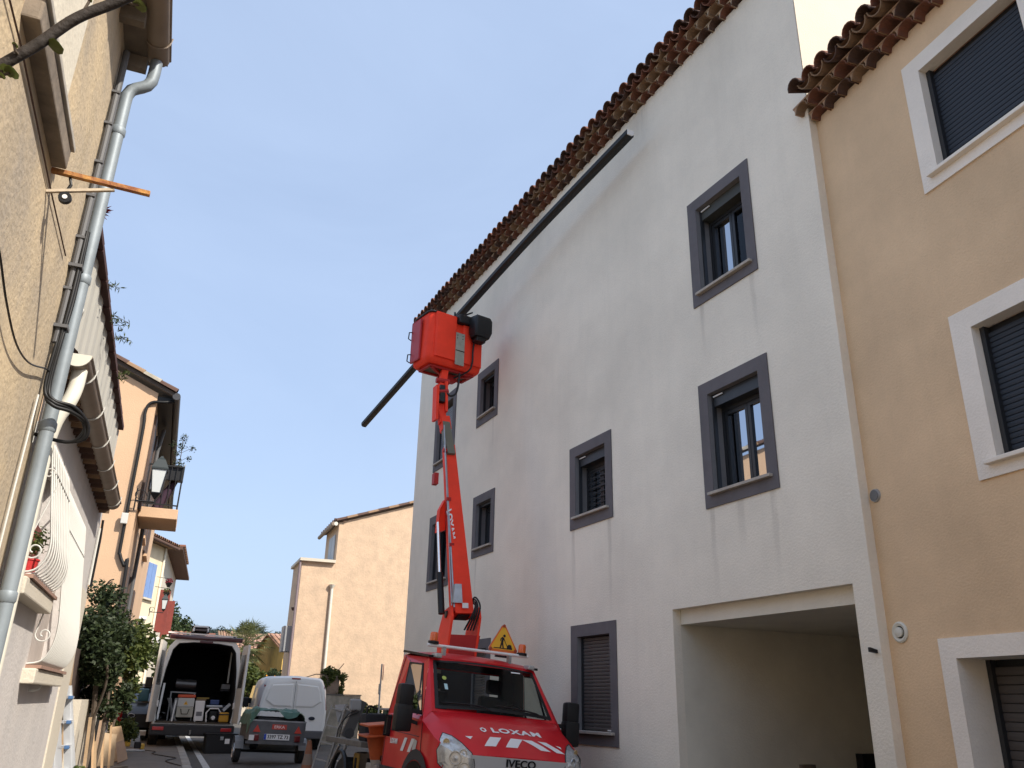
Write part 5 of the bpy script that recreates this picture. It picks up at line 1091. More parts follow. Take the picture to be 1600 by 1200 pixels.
# ---- maroon panel van with rear doors open
PV = thing('open_panel_van', 'tall maroon and white panel van with rear doors open showing tools', 'van', (.87, 23.6, gz(23.6)+.06), (0, R(1.0), R(1.5)))
def pr(y, sc=1, off=0):
    P = [(-.96, .50), (-.985, .8), (-.985, 1.35), (-.94, 1.95), (-.86, 2.40), (-.74, 2.56), (-.4, 2.60), (.4, 2.60), (.74, 2.56), (.86, 2.40), (.94, 1.95), (.985, 1.35), (.985, .8), (.96, .50)]
    c = Vector((0, 1.5)); return [Vector((x-(off if x > 0 else -off)*1.0, y, z-(off if z > 1.5 else -off if z < .6 else 0))) for x, z in P]
b = MB(); b.loft([pr(.0), pr(4.3)], cap=False); o5 = [Vector((p.x*.97, 5.0, .5+(p.z-.5)*.55)) for p in pr(0)]; o6 = [Vector((p.x*.9, 5.6, .4+(p.z-.5)*.30)) for p in pr(0)]; b.loft([pr(4.3), o5, o6]); b.build('body', M_MAROON, PV, smooth=35)
b = MB(); b.loft([pr(.04, off=.09), pr(3.4, off=.09)], cap=False); b.poly(pr(3.4, off=.09)); b.build('load_space', mat('van_lining', (.012, .012, .014), .9), PV)
b = MB(); rim_panel(b, pr(-.012), pr(-.012, off=.085)); rim_panel(b, pr(-.012, off=.085), pr(.05, off=.09)); b.build('door_frame', mat('white_door_frame', (.75, .75, .72), .4), PV)
MB().tube([p+Vector((0, -.015, 0)) for p in pr(0, off=.095)], .014, 6).build('door_seal', M_BLACK, PV)
b = MB(); b.rbox(-.90, .90, -.06, .25, 2.57, 2.68, .03); b.build('rear_spoiler', M_MAROON, PV, smooth=40); MB().rbox(-.16, .16, -.075, -.05, 2.50, 2.56, .01).build('brake_light', mat('dark_red_lens', (.06, .01, .012), .3), PV)
bp_ = MB().rbox(-1.0, 1.0, -.14, .06, .30, .56, .03).build('bumper', mat('van_bumper', (.02, .02, .022), .6), PV)
for x in (-.80, .80): MB().rbox(x-.13, x+.13, -.155, -.13, .42, .50, .01).build('tail_light', mat('bright_tail_lamp', (.45, .01, .012), .3, coat=.5), PV)
MB().box(-.9, .9, -.05, 3.3, .59, .62).build('load_floor', mat('ply_floor', (.11, .085, .06), .85, .4, 4), PV)
# right leaf, opened outwards past square; left leaf folded along the flank
for s, ang, nm in ((1, 93, 'r'), (-1, -99, 'l')):
    d = thing('rear_door', None, None); d.parent = PV; d.location = (s*.97, -.02, 0); d.rotation_euler = (0, 0, R(ang))
    # closed leaf extends towards the middle (-s x)
    P = [(0, .62), (-s*.92, .62), (-s*.92, 2.48), (-s*.16, 2.46), (-s*.06, 2.3), (-s*.0, 1.5)]
    if s > 0: P = P[::-1]
    MB().prism(P, .055).build('door_shell', mat('white_door_frame', (0, 0, 0)) if s > 0 else mat('door_beige', (.62, .58, .52), .4), d)
    W_ = [(-s*.14, 1.45), (-s*.80, 1.45), (-s*.80, 2.25), (-s*.18, 2.25)]
    MB().prism(W_ if s < 0 else W_[::-1], .062, Matrix.Translation((0, -.003, 0))).build('door_window', mat('frosted_dark', (.10, .10, .09), .2), d)
    MB().rbox(-s*.03-.03, -s*.03+.03, -.03, .09, .95, 1.1, .01).build('hinge', M_WHITEP, d)
b = MB()
for y in (.25, 1.5, 2.8): b.bar((-.95, y, 2.74), (.75, y, 2.72), .045, .035)
b.build('roof_rack', M_WHITEP, PV)
for x in (-.9, .7): MB().box(x-.03, x+.03, .2, .3, 2.6, 2.72).build('rack_foot', M_BLACK, PV)
for s in (-1, 1):
    MB().rbox(s*1.13-.10, s*1.13+.10, 4.5, 4.62, 1.35, 1.72, .03).build('mirror', M_BLACK, PV)
    for y in (.95, 4.6): wheel(PV, s*.85, y, .36, .36, .22, s)
MB().tube([(-.05, -.12, .35), (-.05, -.25, .36), (-.05, -.25, .44)], .025, 8).build('tow_ball', M_STEEL, PV)
MB().box(-.1, .45, -.16, -.12, .30, .36).build('tow_bar', M_BLACK, PV)
rl = thing('roof_ladder', 'aluminium ladder sections strapped on the open van roof rack', 'ladder', (.78, 24.2, gz(24)+2.9))
for x in (-.22, .14): MB().box(x, x+.04, 0, 3, 0, .08).build('rail', M_ALU, rl)
k = MB().tube([(-.2, .1, .04), (.15, .1, .04)], .015, 6).build('rung', M_ALU, rl)
for i in range(1, 11): inst('rung', k.data, rl, Matrix.Translation((0, i*.28, 0)))
MB().box(-.2, .16, .02, 2.9, .1, .14).build('upper_section', M_ALU, rl); MB().box(-.25, .22, .6, .66, -.02, .17).build('strap', M_BLACK, rl)
# things in the van
FZ = gz(23.6)+.06+.62
def inV(name, label, cat, x, y, z=0, rot=0): return thing(name, label, cat, (.87+x, 23.6+y, FZ+z), (0, 0, R(rot)))
t = inV('site_transformer', 'grey box with red lid and yellow warning triangle in the open van', 'tool box', -.22, .28)
MB().rbox(-.20, .20, 0, .4, .10, .34, .02).build('case', mat('case_beige', (.42, .40, .34), .6), t); MB().rbox(-.20, .20, 0, .4, .345, .56, .02).build('upper_case', mat('case_pale', (.52, .52, .50), .6), t); MB().rbox(-.21, .21, -.01, .41, .565, .64, .02).build('lid', mat('lid_red', (.60, .09, .03), .5), t)
MB().prism([(-.05, .40), (.05, .40), (0, .49)], .006, Matrix.Translation((0, -.006, 0))).build('warning_triangle', M_SIGNY, t); MB().prism([(-.006, .42), (.006, .42), (.002, .47)], .004, Matrix.Translation((0, -.010, 0))).build('bolt_symbol', M_BLACK, t)
MB().tube([(-.1, -.01, .30), (-.07, -.03, .18), (.07, -.03, .18), (.1, -.01, .30)], .010, 6).build('handle', M_BLACK, t)
for x in (-.24, .24): MB().bar((x, .02, .50), (x*1.15, .0, 0), .03).build('leg', M_WHITEP, t)
t = inV('white_case', 'white tool case with grey label beside the warning-triangle box', 'tool box', .13, .25); MB().rbox(-.11, .11, 0, .3, .02, .50, .015).build('case', M_WHITEP, t); MB().box(-.07, .07, -.004, 0, .14, .24).build('label_panel', mat('label_grey', (.15, .15, .16), .6), t); MB().box(-.12, .13, .0, .25, .51, .53).build('batten', M_WOOD, t); MB().box(-.10, .20, .1, .3, .545, .58).build('batten', mat('olive_wood', (.25, .18, .05), .8), t)
t = inV('cut_off_saw', 'white framed power tool with blue top in the open van', 'power tool', .48, .2); b = MB(); b.tube([(-.16, 0, .0), (-.18, 0, .22), (-.10, 0, .32), (.1, 0, .32), (.17, 0, .22), (.15, 0, .0)], .018, 7); b.build('frame', M_WHITEP, t)
MB().rbox(-.2, .2, .0, .3, .34, .40, .02).build('table', M_STEEL, t); MB().rbox(-.12, .1, .05, .25, .41, .53, .02).build('motor', mat('tool_blue', (.03, .06, .18), .5), t); MB().rbox(-.1, .1, .05, .2, .03, .26, .03).build('housing', M_BLACK, t); MB().lathe([(.05, 0), (.05, .02), (.02, .03)], 14, Matrix.Translation((0, -.0, .1)) @ Matrix.Rotation(R(90), 4, 'X')).build('knob', M_WHITEP, t)
t = inV('yellow_tool_bag', 'small yellow and black tool bag at the right of the van floor', 'tool bag', .74, .05); MB().rbox(-.13, .11, -.02, .2, .0, .24, .04).build('bag', mat('bag_yellow', (.55, .28, .02), .6), t); MB().rbox(-.14, .12, -.03, .21, .17, .20, .01).build('strap', M_BLACK, t); MB().bar((-.05, 0, .28), (.1, 0, .44), .07).build('grinder', M_STEEL, t)
t = inV('gutter_coil', 'dark metal roll on a steel stand deep inside the open van', 'roll', -.27, 1.0); MB().tube([(-.25, 0, .90), (.25, 0, .88)], .13, 18).build('coil', mat('coil_metal', (.10, .10, .10), .35, metal=.5), t, smooth=50); b = MB(); b.bar((-.35, 0, .70), (.28, 0, .68), .03); b.bar((-.33, 0, .0), (-.33, 0, .7), .03); b.bar((.25, 0, .0), (.25, 0, .7), .03); b.build('stand', M_STEEL, t)
for i, (x0, x1, w_) in enumerate(((-.66, -.40, .07), (-.60, -.48, .06), (-.45, -.50, .08))):
    t = MB().bar((x0, .45, .55), (x1, .3, .02), w_, .02).build('metal_strip', M_STEEL, None); t.location = (.87, 23.6, FZ); tag(t, ['outermost bent metal strip leaning at the left inside the van', 'middle metal strip leaning at the left inside the van', 'wide short metal strip leaning at the left inside the van'][i], 'metal strip')
b = MB(); [b.bar((-.84, .1, .05+.0), (-.80, .1, .9), .05, .03) for _ in (0,)]; t = b.build('upright', M_ALU, None); t.location = (.87, 23.6, FZ); tag(t, 'pale upright profile strapped to the left van wall', 'metal profile')
t = inV('side_rack', 'shelf of cases and clothing along the right wall inside the van', 'shelf', .72, .9); MB().box(-.12, .12, 0, 1.5, .0, .04).build('shelf', M_BLACK, t); MB().box(-.12, .12, 0, 1.5, .75, .79).build('shelf', M_BLACK, t)
MB().rbox(-.1, .12, .0, .3, .8, .92, .01).build('box', mat('rack_grey', (.2, .2, .2), .6), t); MB().rbox(.02, .06, -.1, -.05, .95, 1.75, .01).build('strip_light', M_PVC, t); MB().rbox(-.08, .1, .2, .5, .05, .4, .02).build('box', mat('rack_blue', (.05, .06, .09), .7), t)
t = thing('black_crate', 'black crate with white label standing behind the van towbar', 'crate', (1.63, 22.9, gz(22.9)), (0, 0, R(4))); MB().rbox(-.42, .30, 0, .5, 0, .42, .02).build('crate_body', M_BLACK, t); MB().rbox(-.45, .33, -.02, .52, .42, .45, .01).build('lid', M_BLACK, t); MB().box(.02, .13, -.006, 0, .22, .33).build('label_panel', M_WHITEP, t)
MB().rbox(-.10, -.02, -.02, 0, .3, .38, .01).build('latch', M_STEEL, t)

# ================================================================ PARKED CARS
def car(name, label, loc, rz_, paint, front_only=False):
    c = thing(name, label, 'car', loc, (0, 0, rz_))
    # local: x length (nose at +x), y width
    def sec(x, hw, zb, z1, ht, zt): return [Vector(p) for p in ((x, -hw, zb), (x, -hw-.02, (zb+z1)/2), (x, -hw, z1), (x, -ht, zt), (x, ht, zt), (x, hw, z1), (x, hw+.02, (zb+z1)/2), (x, hw, zb))]
    MB().loft([sec(-2.15, .72, .40, .80, .60, .92), sec(-2.0, .84, .25, .88, .68, 1.0), sec(-1.3, .88, .22, .94, .74, .98), sec(1.0, .88, .22, .92, .74, .96), sec(1.8, .86, .24, .78, .66, .84), sec(2.15, .70, .32, .62, .5, .66)]).build('body', paint, c, smooth=40)
    gh = MB().loft([sec(-1.95, .72, .90, .95, .62, .99), sec(-1.2, .74, .92, 1.2, .60, 1.36), sec(-.2, .75, .92, 1.28, .60, 1.46), sec(.5, .75, .92, 1.18, .60, 1.34), sec(1.15, .74, .92, .96, .62, .98)]).build('greenhouse', mat('car_window', (.02, .025, .03), .08, coat=.3), c, smooth=30)
    MB().loft([[Vector((x, y*.58, z+(.02 if abs(y) < 1 else 0))) for y in (-1, -.5, .5, 1)] for x, z in ((-1.25, 1.35), (-.2, 1.455), (.45, 1.35))], cap=False, closed=False).build('roof', paint, c, smooth=40)
    for s in (-1, 1):
        MB().bar((-.25, s*.745, .95), (-.2, s*.615, 1.42), .05, .02).build('pillar', paint, c)
        MB().rbox(1.80, 2.02, s*.66-.12, s*.66+.12, .60, .72, .03).build('headlight', mat('clear_lens', (.4, .4, .38), .2, coat=1), c)
        MB().rbox(-2.16, -2.02, s*.62-.12, s*.62+.12, .72, .84, .02).build('tail_light', M_AMBER, c)
        MB().rbox(.75, .92, s*1.0-.09, s*1.0+.09, .94, 1.08, .02).build('mirror', M_BLACK, c)
        for x in (-1.3, 1.35):
            T = Matrix.Translation((x, s*.80, .32)) @ Matrix.Rotation(R(90), 4, 'X')
            wq = MB().lathe([(.2, -.1), (.31, -.09), (.325, 0), (.31, .09), (.2, .1)], 24, T).build('wheel', M_RUBBER, c, smooth=40)
            b = MB(); T2 = Matrix.Translation((x, s*.905, .32)) @ Matrix.Rotation(R(90), 4, 'X'); b.lathe([(.22, -.01), (.22, .01), (.19, .01), (.19, -.01)], 20, T2)
            for k_ in range(5): b.bar((x, s*.905, .32), (x+.2*math.cos(k_*1.256), s*.905, .32+.2*math.sin(k_*1.256)), .04, .02)
            b.build('rim', M_ALU, wq)
    return c
car('parked_car', 'grey hatchback parked across the street in the distance', (7.8, 72, gz(70)), R(178), mat('grey_violet_paint', (.10, .105, .13), .3, coat=.6))
dc = car('parked_car', 'black car parked on the left pavement, front towards the camera', (-.62, 28.4, gz(28)+.12), R(-88), mat('black_paint', (.010, .010, .011), .4, coat=.15, spec=.3))
MB().rbox(2.12, 2.20, -.35, .35, .12, .24, .01).build('bumper_insert', M_WHITEP, dc); b = MB(); b.tube([(2.16, -.09+.09*math.cos(i*.7), .62+.05*math.sin(i*.7)) for i in range(10)], .01, 5); b.build('badge', M_ALU, dc)
bag = thing('blue_bag', 'blue bag lying on the black car by the windscreen', 'bag', (-.42, 27.3, gz(28)+1.10)); MB().rbox(-.14, .14, -.1, .1, 0, .34, .06).build('bag_body', mat('teal_bag', (.03, .12, .18), .6), bag, smooth=40)
pc = thing('parcel', 'dark red rounded parcel above the black car', 'parcel', (-.86, 28.6, gz(28)+1.55)); MB().rbox(-.18, .18, -.2, .2, 0, .16, .06).build('cover', mat('dark_red_cover', (.20, .01, .02), .5), pc, smooth=40)
hy = thing('fire_hydrant', 'red hydrant standing against the wall behind the bush', 'hydrant', (-.93, 26.0, gz(26)+.12))
MB().lathe([(.10, 0), (.10, .06), (.07, .1), (.08, .75), (.12, .8), (.12, .92), (.08, 1.0), (.001, 1.04)], 14).build('body', mat('hydrant_red', (.5, .02, .02), .4), hy, smooth=40); MB().tube([(-.0, 0, .82), (.2, -.05, .82)], .05, 8).build('outlet', mat('hydrant_red', (0, 0, 0)), hy)
# ================================================================ PLANTS ON THE LEFT
def plant(name, label, cat, loc, n, size, clumps, seed, mt, stems=None, group=None, flat=1, elong=1.6):
    t = thing(name, label, cat, loc, group=group); foliage(n, size, clumps, seed, flat=flat, elong=elong).build('crown', mt, t)
    if stems:
        b = MB()
        for s in stems: b.tube(smoothpath(s[0], 4), s[1], 6)
        b.build('trunk', M_BARK, t)
    return t
B1 = clumps_in(-.15, 0, 1.85, .45, 1.1, .85, 46, 1, .5, .3)+clumps_in(.12, .5, 1.2, .35, .8, .5, 16, 9, .45, .3)
plant('climbing_shrub', 'large dark leafy shrub overhanging the fence beside the peach house', 'shrub', (-.85, 14.3, .38), 13500, .047, B1, 3, LF_DARK, [([(0, 0, 0), (.02, .1, .6), (-.05, .0, 1.4)], .04), ([(.1, .3, 0), (.15, .35, .7), (.1, .5, 1.5)], .03), ([(0, 0, .9), (.1, -.3, 1.5), (-.1, -.5, 2.1)], .02)])
B2 = clumps_in(.05, 0, 2.0, .40, 1.2, .58, 34, 5, .55, .3)+clumps_in(.25, .3, 1.3, .3, .9, .5, 10, 6, .5, .3)
plant('climbing_shrub', 'bright green bushy climber to the right of the dark shrub', 'shrub', (-.78, 18.6, .46), 7500, .062, B2, 7, LF_GRN, [([(0, 0, 0), (.05, .1, .8), (.1, 0, 1.7)], .03), ([(.1, .4, 0), (.0, .5, .8), (.2, .6, 1.6)], .025)])
plant('low_shrub', 'feathery green shrub growing low beside the open van', 'shrub', (-.62, 20.6, .46), 2600, .05, clumps_in(0, 0, .42, .3, .6, .38, 14, 8, .6, .2), 8, LF_GRN, [([(0, 0, 0), (0, 0, .4)], .02)])
plant('weed_clump', 'grass clump at the foot of the grey annex wall', 'weed', (-.70, 10.9, .22), 500, .05, [((0, 0, .45), .22), ((.05, .2, .35), .2)], 12, LF_GRN, [([(0, 0, 0), (0, 0, .3)], .01)])
# fence and gate between the annex and the peach house
fe = thing('board_fence', 'weathered wooden gate and boards beside the grey annex', 'fence', (-.93, 10.5, .3))
MB().box(-.25, -.2, 0, 6.4, 0, 1.9).build('backing', M_BSH, fe)
for i in range(9):
    MB().rbox(-.19, -.165, .1, 1.5, 1.25+i*.105-.0, 1.345+i*.105, .004).build('board', mat('brown_slat', (.12, .07, .045), .8, .2, 5), fe) if i < 7 else None
for i, (y, h, mt_, lean) in enumerate(((.25, 1.35, M_WOODG, .06), (.8, 1.25, M_WOODG, .02), (1.5, 1.75, M_WOOD, .12), (2.3, 1.3, M_WOODG, .0))): MB().bar((-.12+lean, y, 0), (-.15, y+.1, h), .12, .03, up=(1, 0, 0)).build('post', mt_, fe)
MB().box(-.16, -.13, .3, 1.4, .2, 1.22).build('door_panel', mat('pale_boards', (.33, .27, .19), .8, .3, 4, streak=.3), fe)
wl = thing('garden_wall', 'low pale wall behind the leaning boards', 'wall', (-.95, 13.0, .3)); MB().box(-.3, .0, 0, 4.0, -.3, 1.25).build('wall_body', M_CREAM, wl)
# boards leaning along the wall
def board(loc, a, b_, w_, th, label, mt_=M_WOOD, grp=None, up=(1, 0, 0)):
    o = MB().bar(a, b_, w_, th, up=up).build('wooden_board', mt_, None); o.location = loc; tag(o, label, 'board', grp); return o
M_PINE = mat('fresh_pine', (.55, .36, .20), .7, .2, 3, .1, 30); M_PLY = mat('plywood', (.40, .29, .18), .8, .15, 3)
board((-.90, 14.4, .38), (.20, 0, 0), (.00, .1, 1.22), .13, .03, 'leftmost pale fresh board leaning under the dark shrub', M_PINE)
board((-.88, 14.9, .38), (.27, 0, 0), (.08, .1, 1.36), .16, .03, 'wide orange-toned board leaning between two fresh boards', M_PINE)
board((-.88, 15.4, .38), (.34, 0, 0), (.18, .1, 1.30), .10, .03, 'narrow fresh board with notched top, rightmost of the leaning boards', M_PINE)
board((-.80, 13.4, .38), (.03, 0, 0), (-.03, 0, .95), .055, .04, 'thin upright wooden post in front of the leaning boards', M_WOOD)
board((-.80, 13.9, .38), (.16, 0, 0), (.06, .05, .62), .12, .03, 'short broad offcut standing by the wooden post', M_WOOD)
board((-.62, 16.6, .46), (-.12, -.2, .01), (.26, .3, .02), .12, .03, 'dark board lying flat in front of the panels', M_WOODG, up=(0, 0, 1))
def panel(loc, pts, label, mt_, d=.03, name='plywood_sheet'):
    a, b_, c, d_ = [Vector(p) for p in pts]; n = (b_-a).cross(d_-a).normalized()*d; vs = [a, b_, c, d_, a+n, b_+n, c+n, d_+n]
    o = MB().add(vs, [(3, 2, 1, 0), (4, 5, 6, 7), (0, 1, 5, 4), (1, 2, 6, 5), (2, 3, 7, 6), (3, 0, 4, 7)]).build(name, mt_, None); o.location = loc; tag(o, label, 'board'); return o
panel((-.83, 17.2, .46), [(.0, 0, 0), (.26, .1, 0), (.22, .25, .50), (-.03, .15, .54)], 'brown plywood sheet leaning against the stack of boards', M_PLY)
panel((-.62, 18.3, .46), [(.02, 0, 0), (.24, .1, .04), (.02, .4, .60), (-.14, .35, .58)], 'cabinet door panel leaning at a slant, largest of the pair', M_WOOD)
panel((-.52, 17.9, .46), [(.0, 0, 0), (.15, .05, .06), (.03, .25, .38), (-.10, .2, .33)], 'small framed cabinet door in front of the larger panel', mat('walnut_panel', (.26, .18, .12), .6, .2, 4))
sk = thing('rubble_sack', 'flattened grey green sack lying on the pavement by the boards', 'sack', (-.55, 16.0, .42)); MB().rbox(-.22, .34, -.25, .3, 0, .05, .02).build('sack_cloth', mat('sack_grey', (.10, .11, .09), .9, .4, 10), sk)
ld = thing('step_ladder', 'aluminium folding ladder with blue fittings leaning by the white corner post', 'ladder', (-1.0, 10.75, .18))
M_LAD = mat('ladder_alu', (.62, .63, .64), .4, .1, 6, metal=.5)
for i, (x0, x1, y) in enumerate(((.02, -.12, 0), (.10, -.06, 0.02), (.16, .0, .38), (.22, .02, .40))): MB().bar((x0+.16, y, 0), (x1, y, 1.52), .07, .035, up=(0, 1, 0)).build('rail', M_LAD, ld)
M_LB = mat('ladder_blue', (.06, .14, .30), .6)
for i in range(6):
    z = .15+i*.25; t_ = z/1.52; MB().bar((.18-.16*t_, 0, z), (.28-.22*t_, .4, z), .05, .025).build('step', M_LAD, ld); MB().rbox(.24-.18*t_-.0, .29-.18*t_, -.02, .02, z-.018, z+.018, .006).build('joint', M_LB, ld)
MB().rbox(-.16, .02, -.03, .42, 1.50, 1.60, .02).build('top_cap', mat('cap_grey', (.15, .15, .13), .7), ld)
sw_ = thing('circular_saw', 'yellow and grey chop saw standing on the pavement by the van', 'power tool', (-.36, 21.6, gz(22)+.12), (0, 0, R(10)))
MB().rbox(-.24, .22, -.15, .2, 0, .04, .01).build('base', M_STEEL, sw_); MB().lathe([(.13, -.02), (.13, .02), (.03, .025)], 22, Matrix.Translation((-.02, 0, .22)) @ Matrix.Rotation(R(90), 4, 'X')).build('blade_guard', M_STEEL, sw_, smooth=30)
MB().rbox(-.20, -.08, -.06, .12, .10, .24, .03).build('motor', mat('saw_yellow', (.50, .30, .04), .5), sw_); MB().rbox(.12, .22, -.06, .12, .04, .16, .03).build('housing', mat('saw_yellow', (0, 0, 0)), sw_)
MB().tube(smoothpath([(-.12, 0, .30), (-.06, 0, .38), (.05, 0, .38), (.08, 0, .28)]), .018, 7).build('handle', M_STEEL, sw_); MB().rbox(.0, .14, -.08, .0, .06, .2, .02).build('bracket', M_BLACK, sw_)
cbl = MB().tube(smoothpath([(-.2, 22, gz(22)+.13), (.1, 21.5, gz(21)+.13), (.05, 20.6, gz(20)+.14), (.35, 19.8, gz(19.8)+.13), (.5, 19.3, gz(19)+.135), (.3, 18.6, gz(18.6)+.13), (.55, 17.6, gz(17.6)+.135)]), .009, 5).build('extension_cable', M_BLACK, None); tag(cbl, 'black extension cable snaking over the pavement from the saw', 'cable')

# ================================================================ ITEMS BY THE LIFT TRUCK
def dk(x, y, z): return tuple(rootmat(LT) @ Vector((x, y, z)))
t = thing('tool_bag', 'black tool bag with yellow tag on the truck deck', 'tool bag', dk(-.72, 3.62, .965), (0, 0, R(5)))
MB().rbox(-.20, .20, -.16, .20, 0, .40, .06).build('bag', mat('bag_black', (.012, .012, .015), .85), t, smooth=35); MB().box(.02, .17, -.168, -.158, .20, .26).build('yellow_tag', mat('bright_yellow', (.65, .62, .03), .5), t); MB().tube(smoothpath([(-.17, -.1, .36), (-.15, -.1, .5), (.0, -.1, .46)]), .016, 6).build('handle', M_BLACK, t)
t = thing('bottle_crate', 'black crate full of fittings behind the inverted cones on the truck', 'crate', dk(-.35, 3.55, .97), (0, 0, R(4)))
MB().rbox(-.25, .30, -.15, .2, 0, .42, .02).build('crate_body', M_BLACK, t); MB().rbox(-.27, .32, -.17, .2, .47, .50, .008).build('rim', mat('pale_dirty', (.35, .33, .30), .7), t)
rnd = random.Random(9)
for i in range(7): MB().rbox(-.25+i*.075, -.19+i*.075, -.1, .1, .40, .46+.04*rnd.random(), .01).build('fitting', [M_GTARP, M_STEEL, M_BLACK][i % 3], t)
for i, (z, lab) in enumerate(((.50, 'lower of two orange traffic cones stored upside down behind the cab'), (.64, 'upper of two orange traffic cones stored upside down behind the cab'))):
    t = thing('traffic_cone', lab, 'traffic cone', dk(-.84, 2.76, z-.05), (R(2), R(-4), R(3)))
    M_CONE = mat('cone_orange', (.52, .10, .025), .6, .2, 6); MB().lathe([(.05, 0), (.075, .14)], 18).build('cone_body', M_CONE, t, smooth=40); MB().lathe([(.078, .14), (.115, .32)], 18).build('white_band', mat('cone_grey', (.38, .34, .30), .6), t, smooth=40) if True else 0
    MB().lathe([(.116, .32), (.165, .60), (.18, .62)], 18).build('cone_body', M_CONE, t, smooth=40); MB().rbox(-.24, .24, -.24, .24, .62, .65, .012).build('cone_base', M_CONE, t)
t = thing('equipment_arm', 'dark grey slanting machine arm at the back of the truck deck', 'machine arm', dk(-.80, 4.75, .98)); MB().bar((-.05, 0, .0), (.17, 0, .56), .17, .10, up=(0, 1, 0)).build('arm', mat('machine_grey', (.07, .068, .066), .5, .2, 5), t)
MB().tube([(-.0, -.06, .06), (-.0, .06, .06)], .08, 14).build('roller', mat('roller_grey', (.04, .04, .042), .5), t); MB().rbox(-.03, .16, -.08, .04, .40, .58, .03).build('grey_case', mat('case_grey', (.28, .28, .27), .6), t)
MB().tube(smoothpath([(.14, -.07, .44), (-.05, -.07, .34), (-.18, -.07, .15), (-.2, -.05, .0)]), .008, 5).build('cable', M_BLACK, t); MB().tube(smoothpath([(.12, -.07, .38), (-.09, -.07, .28), (-.14, -.07, .12), (-.16, -.05, .0)]), .008, 5).build('cable', M_BLACK, t)
def ramp(loc, rot, label):
    t = thing('loading_ramp', label, 'ramp', loc, rot); 
    for x in (-.12, .12): MB().box(x-.012, x+.012, -.04, .04, 0, 1.25).build('side_rail', mat('ramp_alu', (.38, .36, .33), .5, .25, 5, metal=.4), t)
    for i in range(5): MB().box(-.11, .11, -.035, .035, .02+i*.29, .04+i*.29).build('crosspiece', mat('ramp_alu', (0, 0, 0)), t)
    return t
ramp((2.80, 16.3, .30), (R(-3), R(13), R(-12)), 'left aluminium loading ramp leaning at the rear of the lift truck'); ramp((3.04, 16.35, .30), (R(-3), R(15), R(-40)), 'right aluminium loading ramp, seen edge-on behind the truck')
t = thing('bent_sheet', 'bright folded metal sheet on top of the loading ramps', 'metal sheet', (3.12, 16.3, 1.46)); MB().add([(-.12, 0, .10), (.12, 0, .12), (.16, .1, -.18), (-.02, 0, -.28), (.42, .1, .04)], [(0, 1, 3), (1, 2, 3), (1, 4, 2)]).build('sheet', M_ALU, t); t.scale = (.8, 1, .8)
cn = thing('traffic_cone', 'dirty orange cone standing between the trailer and the ramps', 'traffic cone', (2.68, 16.6, gz(16.6))); MB().lathe([(.14, .02), (.10, .22)], 14).build('cone_body', mat('dirty_orange', (.30, .12, .06), .8, .3, 8), cn); MB().lathe([(.10, .22), (.07, .4)], 14).build('band', mat('dirty_band', (.22, .16, .12), .8), cn); MB().lathe([(.07, .4), (.035, .62)], 14).build('cone_body', mat('dirty_orange', (0, 0, 0)), cn); MB().box(-.18, .18, -.18, .18, 0, .03).build('cone_base', M_BLACK, cn)
t = thing('yellow_machine', 'yellow compressor strapped under the truck deck', 'compressor', dk(-.72, 3.95, .38)); MB().rbox(-.12, .14, -.2, .2, .0, .42, .06).build('tank', mat('machine_yellow', (.30, .17, .02), .6, .3, 5), t, smooth=40); MB().tube([(-.13, -.1, .1), (-.13, -.1, .35)], .02, 6).build('pipe', M_BLACK, t)

# ================================================================ APRICOT HOUSE (far right)
AH = thing('apricot_house', 'apricot rendered house with blank gable wall and lower flat annex', 'house', (3.95, 30, .4))
P = lambda x, y, z: (x, y, z)
b = MB(); b.poly([(5.12, 30, 0), (11, 30, 0), (11, 30, 9.3), (7.9, 30, 8.62), (5.12, 30, 7.68)]); b.quad((5.12, 30, 0), (5.12, 32.6, 0), (5.12, 32.6, 7.68), (5.12, 30, 7.68)); b.build('wall', M_APRI, AH, world=True)
b = MB(); b.box(3.95, 5.118, 30.003, 32.2, 0, 6.2); b.build('annex_wall', M_APRI, AH, world=True)
rf = MB(); rf.add([(4.95, 29.9, 7.66), (8.0, 29.9, 8.70), (11.2, 29.9, 7.9), (4.95, 33, 7.66), (8.0, 33, 8.70), (11.2, 33, 7.9), (4.95, 29.9, 7.73), (8.0, 29.9, 8.78), (11.2, 29.9, 7.97), (4.95, 33, 7.73), (8.0, 33, 8.78), (11.2, 33, 7.97)], [(0, 1, 4, 3), (1, 2, 5, 4), (6, 7, 10, 9), (7, 8, 11, 10), (0, 1, 7, 6), (1, 2, 8, 7), (0, 3, 9, 6)]); rf.build('roof', mat('roof_brown', (.12, .08, .06), .9, .3, 5), AH, world=True)
tv = tile_mesh(.10, .42, .09, .014, 5)
for i in range(8): inst('verge_tile', tv, AH, Matrix.Translation((5.0+i*.38-3.95, -.06, 7.70+i*.130-.4)) @ Matrix.Rotation(R(-90), 4, 'Z') @ Matrix.Rotation(R(19), 4, 'X'), [M_TERRC, M_TERRB][i % 2])
for i in range(8): inst('eave_tile', tv, AH, Matrix.Translation((4.93-3.95, i*.4, 7.72-.4)) @ Matrix.Rotation(R(-90), 4, 'Z'), M_TERRC)
MB().tube([(4.90, 29.9, 7.60), (4.90, 33, 7.60)], .07, 10).build('gutter', M_BROWNG, AH, world=True, smooth=50)
MB().box(3.86, 5.10, 29.86, 32.3, 6.2, 6.30).build('annex_roof', M_CREAM, AH, world=True); MB().lathe([(.07, 0), (.07, .02)], 12, Matrix.Translation((5.02-.05, 29.8, 7.58)) @ Matrix.Rotation(R(90), 4, 'X')).build('gutter_cap', M_PVC, AH, world=True)
